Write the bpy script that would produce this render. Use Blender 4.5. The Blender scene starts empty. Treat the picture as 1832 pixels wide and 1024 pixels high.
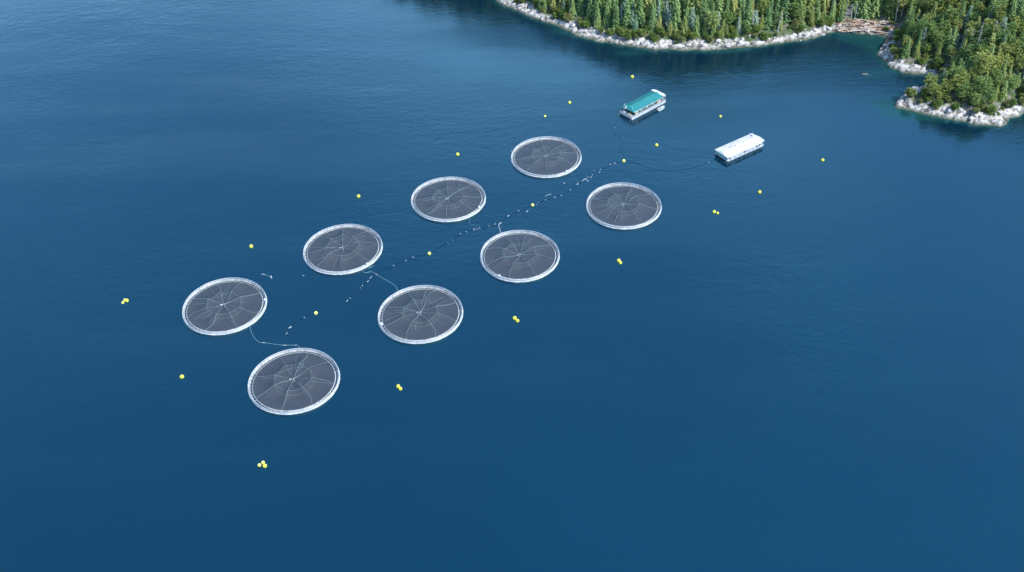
import bpy, math, random
import numpy as np
from mathutils import Vector, Matrix, Euler

# ------------------------------------------------------------------ camera, sky, sun, exposure
SC = bpy.context.scene
COL = SC.collection
W0, H0 = 1832.0, 1024.0                    # photograph size, used only to survey positions on the ground
FOC, PITCH, ROLL, CAMH = 1856.6, math.radians(40.54), math.radians(1.936), 328.1
cam = bpy.data.cameras.new('camera')
camo = bpy.data.objects.new('camera', cam)
COL.objects.link(camo)
camo.matrix_world = (Matrix.Translation((0, 0, CAMH)) @ Matrix.Rotation(math.pi/2-PITCH, 4, 'X')
                     @ Matrix.Rotation(-ROLL, 4, 'Z'))
cam.sensor_fit = 'HORIZONTAL'
cam.sensor_width = 36.0
cam.lens = 36.0*FOC/W0
cam.clip_start = 1.0
cam.clip_end = 60000.0
SC.camera = camo

SUN_EL, SUN_ROT = math.radians(48), math.radians(122)
world = bpy.data.worlds.new('World')
SC.world = world
world.use_nodes = True
wn, wl = world.node_tree.nodes, world.node_tree.links
sky = wn.new('ShaderNodeTexSky')
sky.sky_type = 'NISHITA'
sky.sun_disc = False
sky.sun_elevation = SUN_EL
sky.sun_rotation = SUN_ROT
sky.air_density = 1.5
sky.dust_density = 0.4
sky.ozone_density = 8.0
wn['Background'].inputs['Strength'].default_value = 0.15
# thin high cloud drifting over the whole sky
wtc = wn.new('ShaderNodeTexCoord')
wmp = wn.new('ShaderNodeMapping')
wmp.inputs['Scale'].default_value = (1, 1, 1.6)
wmp.inputs['Location'].default_value = (0.35, 0.0, 0.2)
wns = wn.new('ShaderNodeTexNoise')
wns.inputs['Scale'].default_value = 1.1
wns.inputs['Detail'].default_value = 5
wmr = wn.new('ShaderNodeMapRange')
wmr.inputs['From Min'].default_value = .47
wmr.inputs['From Max'].default_value = .66
wmr.inputs['To Max'].default_value = .45
wmx = wn.new('ShaderNodeMixRGB')
wmx.inputs[2].default_value = (6.0, 9.4, 14.0, 1)
wl.new(wtc.outputs['Generated'], wmp.inputs['Vector'])
wl.new(wmp.outputs[0], wns.inputs['Vector'])
wl.new(wns.outputs['Fac'], wmr.inputs['Value'])
wl.new(wmr.outputs[0], wmx.inputs[0])
wl.new(sky.outputs[0], wmx.inputs[1])
wl.new(wmx.outputs[0], wn['Background'].inputs['Color'])

sd = bpy.data.lights.new('sun', 'SUN')
sd.energy = 3.4
sd.angle = math.radians(0.53)
sd.color = (1.0, 0.955, 0.88)
so = bpy.data.objects.new('sun', sd)
COL.objects.link(so)
SD = Vector((math.sin(SUN_ROT)*math.cos(SUN_EL), math.cos(SUN_ROT)*math.cos(SUN_EL), math.sin(SUN_EL)))
so.rotation_euler = SD.to_track_quat('Z', 'Y').to_euler()
so.location = (0, 0, 600)

SC.view_settings.view_transform = 'Standard'
SC.view_settings.look = 'None'
SC.view_settings.exposure = 1.3
SC.view_settings.gamma = 1.0
SC.view_settings.use_curve_mapping = False
SC.render.engine = 'CYCLES'
SC.cycles.max_bounces = 8
SC.cycles.transparent_max_bounces = 16

# ------------------------------------------------------------------ helpers
rnd = random.Random(7)
PI = math.pi


def ray(u, v):
    """direction in the world of the photograph's pixel u, v"""
    a, b = u-W0/2, H0/2-v
    cr, sr = math.cos(ROLL), math.sin(ROLL)
    X, Y = a*cr+b*sr, -a*sr+b*cr
    c, s = math.cos(PITCH), math.sin(PITCH)
    return Vector((X, FOC*c+Y*s, -FOC*s+Y*c))


def px(u, v, z=0.0):
    d = ray(u, v)
    t = (z-CAMH)/d.z
    return Vector((d.x*t, d.y*t, z))


def project(x, y, z):
    c, s = math.cos(PITCH), math.sin(PITCH)
    z = z-CAMH
    dep = y*c-z*s
    up = y*s+z*c
    X, Y = FOC*x/dep, FOC*up/dep
    cr, sr = math.cos(ROLL), math.sin(ROLL)
    return W0/2+X*cr-Y*sr, H0/2-(X*sr+Y*cr), dep


def tag(o, label=None, cat=None, group=None, kind=None):
    if label: o['label'] = label
    if cat: o['category'] = cat
    if group: o['group'] = group
    if kind: o['kind'] = kind
    return o


def empty(name, loc=(0, 0, 0), rz=0.0):
    o = bpy.data.objects.new(name, None)
    COL.objects.link(o)
    o.location = loc
    o.rotation_euler = (0, 0, rz)
    o.empty_display_size = 0.5
    return o


class MB:
    def __init__(self):
        self.v, self.f = [], []

    def add(self, vs, fs):
        n = len(self.v)
        self.v += [tuple(p) for p in vs]
        self.f += [tuple(i+n for i in f) for f in fs]
        return self

    def box(self, c, s, rz=0.0, taper=1.0):
        x, y, z = s[0]/2, s[1]/2, s[2]/2
        R = Matrix.Rotation(rz, 3, 'Z')
        vs = []
        for dz, k in ((-z, 1.0), (z, taper)):
            for dx, dy in ((-x, -y), (x, -y), (x, y), (-x, y)):
                p = R @ Vector((dx*k, dy*k, 0))
                vs.append((c[0]+p.x, c[1]+p.y, c[2]+dz))
        return self.add(vs, [(3, 2, 1, 0), (4, 5, 6, 7), (0, 1, 5, 4), (1, 2, 6, 5), (2, 3, 7, 6), (3, 0, 4, 7)])

    def tube(self, pts, r, n=6, closed=False, r2=None):
        pts = [Vector(p) for p in pts]
        m = len(pts)
        vs, fs = [], []
        for i, p in enumerate(pts):
            if closed:
                t = pts[(i+1) % m]-pts[i-1]
            else:
                t = pts[min(i+1, m-1)]-pts[max(i-1, 0)]
            t.normalize()
            up = Vector((0, 0, 1)) if abs(t.z) < .9 else Vector((1, 0, 0))
            a = t.cross(up).normalized()
            b = a.cross(t)
            rr = r if r2 is None else r+(r2-r)*i/(m-1)
            for k in range(n):
                th = 2*PI*k/n
                vs.append(p+a*(rr*math.cos(th))+b*(rr*math.sin(th)))
        for i in range(m if closed else m-1):
            j = (i+1) % m
            for k in range(n):
                l = (k+1) % n
                fs.append((i*n+k, i*n+l, j*n+l, j*n+k))
        if not closed:
            fs.append(tuple(range(n))[::-1])
            fs.append(tuple((m-1)*n+k for k in range(n)))
        return self.add(vs, fs)

    def build(self, name, mat, parent=None, smooth=False):
        me = bpy.data.meshes.new(name)
        me.from_pydata(self.v, [], self.f)
        me.update()
        if smooth:
            me.polygons.foreach_set('use_smooth', [True]*len(me.polygons))
        if mat: me.materials.append(mat)
        o = bpy.data.objects.new(name, me)
        COL.objects.link(o)
        if parent: o.parent = parent
        return o


def copy_tree(o, parent=None):
    c = o.copy()
    COL.objects.link(c)
    c.parent = parent
    for ch in o.children:
        copy_tree(ch, c)
    return c


def tree_link(root, parts):
    """copy of a thing and its direct parts, with shared mesh data"""
    r = root.copy()
    COL.objects.link(r)
    for p in parts:
        q = p.copy()
        COL.objects.link(q)
        q.parent = r
    return r


# ---------- numpy noise
def _hash(ix, iy, seed):
    h = (ix.astype(np.int64)*374761393+iy.astype(np.int64)*668265263+seed*144665) & 0xffffffff
    h = ((h ^ (h >> 13))*1274126177) & 0xffffffff
    return ((h ^ (h >> 16)) & 0xffff)/65535.0


def vnoise(x, y, seed=0):
    ix, iy = np.floor(x), np.floor(y)
    fx, fy = x-ix, y-iy
    fx = fx*fx*(3-2*fx)
    fy = fy*fy*(3-2*fy)
    a, b = _hash(ix, iy, seed), _hash(ix+1, iy, seed)
    c, d = _hash(ix, iy+1, seed), _hash(ix+1, iy+1, seed)
    return (a*(1-fx)+b*fx)*(1-fy)+(c*(1-fx)+d*fx)*fy


def fbm(x, y, seed=0, oct=4):
    s, a, t = 0, 1.0, 0
    for k in range(oct):
        s = s+a*vnoise(x*2**k, y*2**k, seed+k)
        t += a
        a *= .5
    return s/t-.5


def cells(x, y, seed=0):
    """distance to the nearest and second nearest jittered cell point, and the cell's hash"""
    ix, iy = np.floor(x), np.floor(y)
    d1 = np.full(x.shape, 9.0)
    d2 = np.full(x.shape, 9.0)
    hid = np.zeros(x.shape)
    for ox in (-1, 0, 1):
        for oy in (-1, 0, 1):
            cx, cy = ix+ox, iy+oy
            px_ = cx+.15+.7*_hash(cx, cy, seed)
            py_ = cy+.15+.7*_hash(cx, cy, seed+9)
            d = np.hypot(x-px_, y-py_)
            h = _hash(cx, cy, seed+21)
            nearer = d < d1
            d2 = np.where(nearer, d1, np.minimum(d2, d))
            hid = np.where(nearer, h, hid)
            d1 = np.where(nearer, d, d1)
    return d1, d2, hid


# ------------------------------------------------------------------ materials
def mat(name, col, rough=.7, metal=0.0, spec=.5):
    m = bpy.data.materials.new(name)
    m.use_nodes = True
    b = m.node_tree.nodes['Principled BSDF']
    b.inputs['Base Color'].default_value = (*col, 1)
    b.inputs['Roughness'].default_value = rough
    b.inputs['Metallic'].default_value = metal
    b.inputs['Specular IOR Level'].default_value = spec
    return m


def N(m, t, **kw):
    n = m.node_tree.nodes.new(t)
    for k, v in kw.items():
        setattr(n, k, v)
    return n


def ramp(m, stops):
    r = N(m, 'ShaderNodeValToRGB')
    e = r.color_ramp.elements
    while len(e) < len(stops): e.new(.5)
    for el, (p, c) in zip(e, stops):
        el.position = p
        el.color = (*c, 1)
    return r


def worn(name, c1, c2, scale=1.0, rough=.6, bump=0.0, lo=.35, hi=.65, detail=4.0, **k):
    m = mat(name, c1, rough, **k)
    L = m.node_tree.links
    g = N(m, 'ShaderNodeTexCoord')
    n = N(m, 'ShaderNodeTexNoise')
    n.inputs['Scale'].default_value = scale
    n.inputs['Detail'].default_value = detail
    L.new(g.outputs['Object'], n.inputs['Vector'])
    r = ramp(m, [(lo, c1), (hi, c2)])
    L.new(n.outputs['Fac'], r.inputs[0])
    b = m.node_tree.nodes['Principled BSDF']
    L.new(r.outputs[0], b.inputs['Base Color'])
    if bump:
        bp = N(m, 'ShaderNodeBump')
        bp.inputs['Strength'].default_value = bump
        bp.inputs['Distance'].default_value = .1
        L.new(n.outputs['Fac'], bp.inputs['Height'])
        L.new(bp.outputs[0], b.inputs['Normal'])
    return m


M = {}
M['pipe'] = worn('white_float_pipe', (.38, .39, .40), (.20, .225, .235), .6, .45)
M['pipe_grey'] = worn('grey_float_pipe', (.10, .13, .14), (.07, .09, .10), .6, .5)
M['rope'] = mat('pale_rope', (.15, .21, .22), .8)
M['rope_faint'] = mat('faint_rope', (.10, .15, .16), .8)
M['hose_pale'] = mat('pale_hose', (.07, .15, .17), .5)
M['hose_dark'] = mat('dark_hose', (.002, .012, .025), .9, 0, .05)
M['float_white'] = mat('white_float', (.22, .25, .27), .5)
M['float_grey'] = mat('weathered_float', (.18, .22, .26), .6)
M['buoy'] = worn('yellow_buoy_paint', (.60, .60, .04), (.50, .48, .03), 2.0, .35)
M['buoy_white'] = worn('faded_buoy_paint', (.62, .62, .13), (.55, .55, .10), 2.0, .4)
M['black'] = mat('black_rubber', (.02, .02, .02), .8)
M['steel'] = mat('galvanised_steel', (.45, .47, .48), .45, .6)
M['hull'] = worn('barge_hull_paint', (.30, .32, .36), (.22, .24, .28), .5, .5)
M['deck'] = worn('barge_deck', (.25, .25, .24), (.17, .17, .17), .8, .8)
M['white'] = worn('white_paint', (.42, .46, .47), (.34, .38, .40), .35, .45)
M['wwall'] = worn('white_cladding', (.26, .28, .33), (.20, .22, .27), .5, .6)
M['teal_wall'] = worn('teal_wall', (.12, .38, .40), (.08, .30, .32), .6, .6)
M['green_roof'] = worn('green_metal_roof', (.016, .155, .152), (.012, .125, .125), .3, .4)
M['green_wall'] = mat('dark_green_wall', (.01, .05, .045), .6)
M['glass'] = mat('window_glass', (.02, .03, .035), .08)
M['beige'] = mat('beige_panel', (.28, .24, .18), .7)
M['roof_white'] = worn('white_metal_roof', (.50, .50, .49), (.38, .37, .36), .35, .5)
M['rust'] = mat('brown_vent', (.13, .09, .06), .7)


def net_material(name, col, cover, noise_scale=.35, amount=.12):
    """thin mesh: the share `cover` of it is thread, the rest is open"""
    m = bpy.data.materials.new(name)
    m.use_nodes = True
    t, L = m.node_tree.nodes, m.node_tree.links
    b = t['Principled BSDF']
    b.inputs['Base Color'].default_value = (*col, 1)
    b.inputs['Roughness'].default_value = .9
    b.inputs['Specular IOR Level'].default_value = .1
    tr = N(m, 'ShaderNodeBsdfTransparent')
    mx = N(m, 'ShaderNodeMixShader')
    g = N(m, 'ShaderNodeTexCoord')
    n = N(m, 'ShaderNodeTexNoise')
    n.inputs['Scale'].default_value = noise_scale
    n.inputs['Detail'].default_value = 3
    L.new(g.outputs['Object'], n.inputs['Vector'])
    mr = N(m, 'ShaderNodeMapRange')
    mr.inputs['From Min'].default_value = .3
    mr.inputs['From Max'].default_value = .7
    mr.inputs['To Min'].default_value = cover-amount
    mr.inputs['To Max'].default_value = cover+amount
    L.new(n.outputs['Fac'], mr.inputs['Value'])
    L.new(mr.outputs[0], mx.inputs[0])
    L.new(tr.outputs[0], mx.inputs[1])
    L.new(b.outputs[0], mx.inputs[2])
    L.new(mx.outputs[0], t['Material Output'].inputs['Surface'])
    return m


M['bird_net'] = net_material('grey_bird_net', (.076, .080, .088), .42, .16, .05)
M['rail_net'] = net_material('white_rail_net', (.44, .45, .46), .68, 1.2, .2)
M['low_net'] = net_material('pale_low_net', (.30, .31, .31), .38, 1.2, .2)

# ------------------------------------------------------------------ shoreline
SHORE_PX = [(885, -8), (891, 4), (916, 16), (942, 28), (971, 39), (1001, 49), (1020, 57), (1031, 65), (1070, 74), (1099, 79),
            (1138, 85), (1175, 89), (1215, 90), (1254, 91), (1310, 88), (1347, 84), (1403, 78), (1440, 72), (1458, 69), (1480, 61),
            (1495, 58), (1515, 58), (1540, 62), (1562, 63), (1582, 66), (1592, 72), (1584, 82), (1570, 94), (1572, 102),
            (1583, 110), (1592, 122), (1610, 130), (1634, 134), (1651, 134), (1662, 138), (1656, 150),
            (1640, 160), (1614, 172), (1602, 180), (1602, 194), (1632, 200), (1663, 208), (1703, 215),
            (1738, 223), (1787, 226), (1800, 222), (1804, 211), (1820, 209), (1832, 203), (1860, 196)]
SH = [px(u, v).xy for u, v in SHORE_PX]
a0, b0 = SH[0], SH[-1]
POLY = ([(-190, 1700), (-210, 1100), (-180, 880), (-140, 800), (-95, 752), (-48, 728)] + [tuple(p) for p in SH]
        + [(b0.x+30, b0.y+8), (b0.x+75, b0.y+6), (b0.x+150, b0.y-15), (620, 480), (1300, 450), (1300, 1700)])
PA = np.array(POLY)


def shore_dist(x, y):
    """signed distance to the shore, positive inland"""
    sh = x.shape
    x = x.ravel()
    y = y.ravel()
    best = np.full(x.shape, 1e9)
    inside = np.zeros(x.shape, bool)
    n = len(PA)
    for i in range(n):
        ax, ay = PA[i]
        bx, by = PA[(i+1) % n]
        dx, dy = bx-ax, by-ay
        t = np.clip(((x-ax)*dx+(y-ay)*dy)/(dx*dx+dy*dy), 0, 1)
        best = np.minimum(best, (x-ax-t*dx)**2+(y-ay-t*dy)**2)
        cr = ((ay > y) != (by > y))
        xi = (bx-ax)*(y-ay)/(by-ay if by != ay else 1e-9)+ax
        inside ^= cr & (x < xi)
    d = np.sqrt(best)
    return np.where(inside, d, -d).reshape(sh)


SHELF = [(1566, 80, 20, 14), (1120, 96, 20, 9), (1560, 134, 20, 11), (1575, 185, 30, 14), (1640, 210, 26, 9), (1530, 68, 18, 8), (1010, 58, 24, 5), (1300, 92, 30, 4)]
SHELF = [(*px(u, v).xy, a, b) for u, v, a, b in SHELF]
COVE = px(1555, 48).xy


def ground(x, y):
    d0 = shore_dist(x, y)
    d = d0+3.2*fbm(x/9, y/9, 3, 3)+1.6*fbm(x/2.6, y/2.6, 17, 2)
    cove = np.exp(-(((x-COVE.x)/24)**2+((y-COVE.y)/12)**2))
    dd = np.maximum(d, 0)
    rockw = 1-np.clip((dd-7)/7, 0, 1)
    hill = .36*np.maximum(dd-5, 0)+.28*np.maximum(dd-16, 0)
    hill = np.where(hill > 110, 110+(hill-110)*.25, hill)
    hill = hill*(1-.93*cove)
    h = (2.6*(1-np.exp(-dd/2.8)))*(1-.7*cove)+hill
    c1, c2, hid = cells(x/8.5+.4*fbm(x/5, y/5, 5), y/4.2+.4*fbm(x/6, y/6, 15), 31)
    e1, e2, hid2 = cells(x/3.2, y/2.2, 57)
    relief = (1.7*hid-.6)-1.7*np.clip(1-(c2-c1)/.12, 0, 1)+.3*hid2-.5*np.clip(1-(e2-e1)/.14, 0, 1)
    h = h+relief*rockw*np.clip(dd/1.0, 0, 1)*(1-.8*cove)
    h = h+(8*fbm(x/45, y/45, 77, 3)+1.0*fbm(x/6, y/6, 7, 2))*np.clip((dd-10)/30, 0, 1)
    slope = np.full(x.shape, .95)
    for sx, sy, a, b in SHELF:
        slope = slope-.86*np.exp(-(((x-sx)/a)**2+((y-sy)/b)**2))
    slope = np.clip(slope, .08, 1)
    under = np.minimum(d, 0)*slope
    under = under+(0.9*fbm(x/3, y/3, 91, 3)-.35)*np.clip(-d/2, 0, 1)*(under > -6)
    h = np.where(d > 0, h, np.maximum(under, -14))
    ground.crack = np.maximum(np.clip(1-(c2-c1)/.13, 0, 1), .7*np.clip(1-(e2-e1)/.12, 0, 1))
    return h, d


def ground1(x, y):
    h, d = ground(np.array([float(x)]), np.array([float(y)]))
    return float(h[0]), float(d[0])


def axis(a, fa, fb, b, fine, grow=1.16):
    r = list(np.arange(fa, fb+1e-6, fine))
    s, x = fine, fb
    while x < b:
        s *= grow
        x += s
        r.append(x)
    s, x = fine, fa
    while x > a:
        s *= grow
        x -= s
        r.insert(0, x)
    return np.array(r)


def grid_object(name, xs, ys, z, keep, attrs, m):
    X, Y = np.meshgrid(xs, ys)
    nx, ny = len(xs), len(ys)
    idx = np.arange(nx*ny).reshape(ny, nx)
    q = np.stack([idx[:-1, :-1], idx[:-1, 1:], idx[1:, 1:], idx[1:, :-1]], -1).reshape(-1, 4)
    if keep is not None:
        kf = keep.ravel()
        q = q[kf[q].any(1)]
    used = np.unique(q)
    remap = np.full(nx*ny, -1)
    remap[used] = np.arange(len(used))
    q = remap[q]
    co = np.stack([X.ravel(), Y.ravel(), z.ravel()], 1)[used]
    me = bpy.data.meshes.new(name)
    me.vertices.add(len(co))
    me.vertices.foreach_set('co', co.ravel().astype(np.float32))
    me.loops.add(q.size)
    me.loops.foreach_set('vertex_index', q.ravel().astype(np.int32))
    me.polygons.add(len(q))
    me.polygons.foreach_set('loop_start', np.arange(0, q.size, 4, dtype=np.int32))
    me.polygons.foreach_set('loop_total', np.full(len(q), 4, np.int32))
    me.update(calc_edges=True)
    me.polygons.foreach_set('use_smooth', np.ones(len(q), bool))
    for k, v in attrs.items():
        at = me.attributes.new(k, 'FLOAT', 'POINT')
        at.data.foreach_set('value', v.ravel()[used].astype(np.float32))
    me.materials.append(m)
    o = bpy.data.objects.new(name, me)
    COL.objects.link(o)
    return o


# terrain material: pale granite near the water, brush and moss farther in
tm = bpy.data.materials.new('granite_and_brush')
tm.use_nodes = True
L = tm.node_tree.links
b = tm.node_tree.nodes['Principled BSDF']
b.inputs['Roughness'].default_value = .85
b.inputs['Specular IOR Level'].default_value = .2
tc = N(tm, 'ShaderNodeTexCoord')
n1 = N(tm, 'ShaderNodeTexNoise')
n1.inputs['Scale'].default_value = .33
n1.inputs['Detail'].default_value = 6
n1.inputs['Roughness'].default_value = .65
L.new(tc.outputs['Object'], n1.inputs['Vector'])
rock = ramp(tm, [(.36, (.05, .048, .046)), (.45, (.23, .22, .205)), (.55, (.38, .36, .335))])
L.new(n1.outputs['Fac'], rock.inputs[0])
hgt = N(tm, 'ShaderNodeAttribute', attribute_name='height')
wet = N(tm, 'ShaderNodeMapRange')
wet.inputs['From Min'].default_value = .15
wet.inputs['From Max'].default_value = 1.8
L.new(hgt.outputs['Fac'], wet.inputs['Value'])
mxw = N(tm, 'ShaderNodeMixRGB')
mxw.inputs[1].default_value = (.055, .06, .038, 1)
L.new(wet.outputs[0], mxw.inputs[0])
ck = N(tm, 'ShaderNodeAttribute', attribute_name='crack')
mxc = N(tm, 'ShaderNodeMixRGB')
mxc.inputs[2].default_value = (.035, .035, .035, 1)
L.new(ck.outputs['Fac'], mxc.inputs[0])
L.new(rock.outputs[0], mxc.inputs[1])
L.new(mxc.outputs[0], mxw.inputs[2])
n2 = N(tm, 'ShaderNodeTexNoise')
n2.inputs['Scale'].default_value = .22
n2.inputs['Detail'].default_value = 5
L.new(tc.outputs['Object'], n2.inputs['Vector'])
brush = ramp(tm, [(.35, (.03, .055, .02)), (.47, (.05, .075, .028)), (.55, (.075, .075, .052)), (.66, (.12, .115, .10))])
L.new(n2.outputs['Fac'], brush.inputs[0])
veg = N(tm, 'ShaderNodeAttribute', attribute_name='veg')
mxv = N(tm, 'ShaderNodeMixRGB')
L.new(veg.outputs['Fac'], mxv.inputs[0])
L.new(mxw.outputs[0], mxv.inputs[1])
L.new(brush.outputs[0], mxv.inputs[2])
L.new(mxv.outputs[0], b.inputs['Base Color'])
bp = N(tm, 'ShaderNodeBump')
bp.inputs['Strength'].default_value = .8
bp.inputs['Distance'].default_value = .5
L.new(n1.outputs['Fac'], bp.inputs['Height'])
L.new(bp.outputs[0], b.inputs['Normal'])

xs = axis(-450, -30, 345, 1250, .85)
ys = axis(430, 505, 735, 1650, .85)
GX, GY = np.meshgrid(xs, ys)
GH, GD = ground(GX, GY)
GC = ground.crack
HEADW = np.clip((GX-235)/12, 0, 1)*np.clip((GY-528-.0*GX)/14, 0, 1)
THIN = np.exp(-(((GX-190)/26)**2))*(GY > 590)
vegv = np.clip((GD-(6.2-1.0*HEADW-2.2*THIN)-10*fbm(GX/9, GY/9, 41, 3))/1.4, 0, 1)
terrain = grid_object('shore_terrain', xs, ys, GH, GD > -26, {'height': GH, 'veg': vegv, 'crack': GC}, tm)
tag(terrain, kind='structure')


def ground_at_px(u, v):
    d = ray(u, v)
    t = (CAMH-60+np.arange(0, 62, .25))/(-d.z)
    x, y, z = d.x*t, d.y*t, CAMH+d.z*t
    hit = np.nonzero(ground(x, y)[0] >= z)[0]
    if len(hit): return Vector((x[hit[0]], y[hit[0]], z[hit[0]]))
    return px(u, v, 0)


# ------------------------------------------------------------------ water
wm = bpy.data.materials.new('sea_water')
wm.use_nodes = True
L = wm.node_tree.links
b = wm.node_tree.nodes['Principled BSDF']
b.inputs['Roughness'].default_value = .11
b.inputs['IOR'].default_value = 1.82
b.inputs['Specular Tint'].default_value = (.27, .96, 1.0, 1)
tc = N(wm, 'ShaderNodeTexCoord')
# very soft differences of colour in the water body
nb = N(wm, 'ShaderNodeTexNoise')
nb.inputs['Scale'].default_value = .006
nb.inputs['Detail'].default_value = 3
L.new(tc.outputs['Object'], nb.inputs['Vector'])
body = ramp(wm, [(.35, (.0003, .0072, .0185)), (.65, (.0004, .0092, .0225))])
L.new(nb.outputs['Fac'], body.inputs[0])
sh = N(wm, 'ShaderNodeAttribute', attribute_name='shallow')
mxs = N(wm, 'ShaderNodeMixRGB')
L.new(sh.outputs['Fac'], mxs.inputs[0])
L.new(body.outputs[0], mxs.inputs[1])
mxs.inputs[2].default_value = (.007, .056, .062, 1)
L.new(mxs.outputs[0], b.inputs['Base Color'])


def wave_noise(scale, stretch, rot, detail, w):
    mp = N(wm, 'ShaderNodeMapping')
    mp.inputs['Rotation'].default_value = (0, 0, rot)
    mp.inputs['Scale'].default_value = (scale/stretch, scale, scale)
    L.new(tc.outputs['Object'], mp.inputs['Vector'])
    n = N(wm, 'ShaderNodeTexNoise')
    n.inputs['Scale'].default_value = 1.0
    n.inputs['Detail'].default_value = detail
    n.inputs['Roughness'].default_value = .55
    L.new(mp.outputs[0], n.inputs['Vector'])
    mu = N(wm, 'ShaderNodeMath', operation='MULTIPLY')
    mu.inputs[1].default_value = w
    L.new(n.outputs['Fac'], mu.inputs[0])
    return mu


w1 = wave_noise(.62, 1.5, .25, 4, .34)
w2 = wave_noise(.24, 1.7, -.15, 3, .50)
w3 = wave_noise(.03, 2.2, .5, 2, 1.3)
s1 = N(wm, 'ShaderNodeMath', operation='ADD')
s2 = N(wm, 'ShaderNodeMath', operation='ADD')
L.new(w1.outputs[0], s1.inputs[0])
L.new(w2.outputs[0], s1.inputs[1])
L.new(s1.outputs[0], s2.inputs[0])
L.new(w3.outputs[0], s2.inputs[1])
# gusts: patches where the ripples are stronger
gn = N(wm, 'ShaderNodeTexNoise')
gn.inputs['Scale'].default_value = .009
gn.inputs['Detail'].default_value = 2
L.new(tc.outputs['Object'], gn.inputs['Vector'])
gr = N(wm, 'ShaderNodeMapRange')
gr.inputs['From Min'].default_value = .35
gr.inputs['From Max'].default_value = .65
gr.inputs['To Min'].default_value = .25
gr.inputs['To Max'].default_value = 1.0
L.new(gn.outputs['Fac'], gr.inputs['Value'])
rl = N(wm, 'ShaderNodeMapping')
rl.inputs['Rotation'].default_value = (0, 0, .5)
rl.inputs['Scale'].default_value = (.004, .022, 1)
L.new(tc.outputs['Object'], rl.inputs['Vector'])
rn = N(wm, 'ShaderNodeTexNoise')
rn.inputs['Scale'].default_value = 1.0
rn.inputs['Detail'].default_value = 5
L.new(rl.outputs[0], rn.inputs['Vector'])
rr_ = N(wm, 'ShaderNodeMapRange')
rr_.inputs['From Min'].default_value = .35
rr_.inputs['From Max'].default_value = .65
rr_.inputs['To Min'].default_value = .06
rr_.inputs['To Max'].default_value = .24
L.new(rn.outputs['Fac'], rr_.inputs['Value'])
L.new(rr_.outputs[0], b.inputs['Roughness'])
bp = N(wm, 'ShaderNodeBump')
bp.inputs['Distance'].default_value = .30
L.new(gr.outputs[0], bp.inputs['Strength'])
L.new(s2.outputs[0], bp.inputs['Height'])
L.new(bp.outputs[0], b.inputs['Normal'])
tr = N(wm, 'ShaderNodeBsdfTransparent')
tr.inputs[0].default_value = (.45, .85, .85, 1)
mx = N(wm, 'ShaderNodeMixShader')
op = N(wm, 'ShaderNodeMath', operation='MULTIPLY')
op.inputs[1].default_value = .62
L.new(sh.outputs['Fac'], op.inputs[0])
L.new(op.outputs[0], mx.inputs[0])
L.new(b.outputs[0], mx.inputs[1])
L.new(tr.outputs[0], mx.inputs[2])
L.new(mx.outputs[0], wm.node_tree.nodes['Material Output'].inputs['Surface'])

wxs = axis(-22000, -30, 345, 22000, 2.0, 1.25)
wys = axis(-9000, 490, 735, 26000, 2.0, 1.25)
WX, WY = np.meshgrid(wxs, wys)
WH, WD = ground(WX, WY)
shallow = np.where(WD < 3, np.exp(np.minimum(WH, 0)/1.6), 1.0)
shallow = np.where(WH > -11, shallow, 0)
sea = grid_object('sea', wxs, wys, WX*0, WD < 12, {'shallow': shallow}, wm)
tag(sea, kind='structure')

# ------------------------------------------------------------------ boulders on the shore
def boulder_mesh(seed, sq):
    r = random.Random(seed)
    me = bpy.data.meshes.new('boulder')
    import bmesh
    bm = bmesh.new()
    bmesh.ops.create_icosphere(bm, subdivisions=2, radius=1)
    planes = [Vector((r.gauss(0, 1), r.gauss(0, 1), r.gauss(0, .8))).normalized() for _ in range(7)]
    for v in bm.verts:
        for p in planes:
            dd = v.co.dot(p)
            if dd > .72: v.co -= p*(dd-.72)
        v.co *= 1+r.uniform(-.05, .05)
        v.co.z *= sq
    bm.to_mesh(me)
    bm.free()
    me.materials.append(M['boulder'])
    return me


M['boulder'] = worn('pale_granite', (.34, .32, .30), (.19, .18, .17), .9, .85, .5, .42, .6, 6)
M['boulder_dark'] = worn('wet_granite', (.07, .07, .06), (.11, .105, .09), .9, .7, .5)
BOULD = [boulder_mesh(s, q) for s, q in ((1, .6), (2, .75), (3, .5), (4, .7), (5, .55))]
shore_names = [(0, 1035, 'on the leftmost rocks'),
               (1035, 1300, 'on the left half of the white shore'),
               (1300, 1490, 'on the thin shore left of the log cove'),
               (1490, 1600, 'beside the driftwood cove'),
               (1600, 1700, 'on the small spur of the right headland'),
               (1700, 2400, 'on the large slab of the right headland')]


def stretch(u):
    for a, b_, s in shore_names:
        if a <= u < b_: return s
    return shore_names[-1][2]


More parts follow.
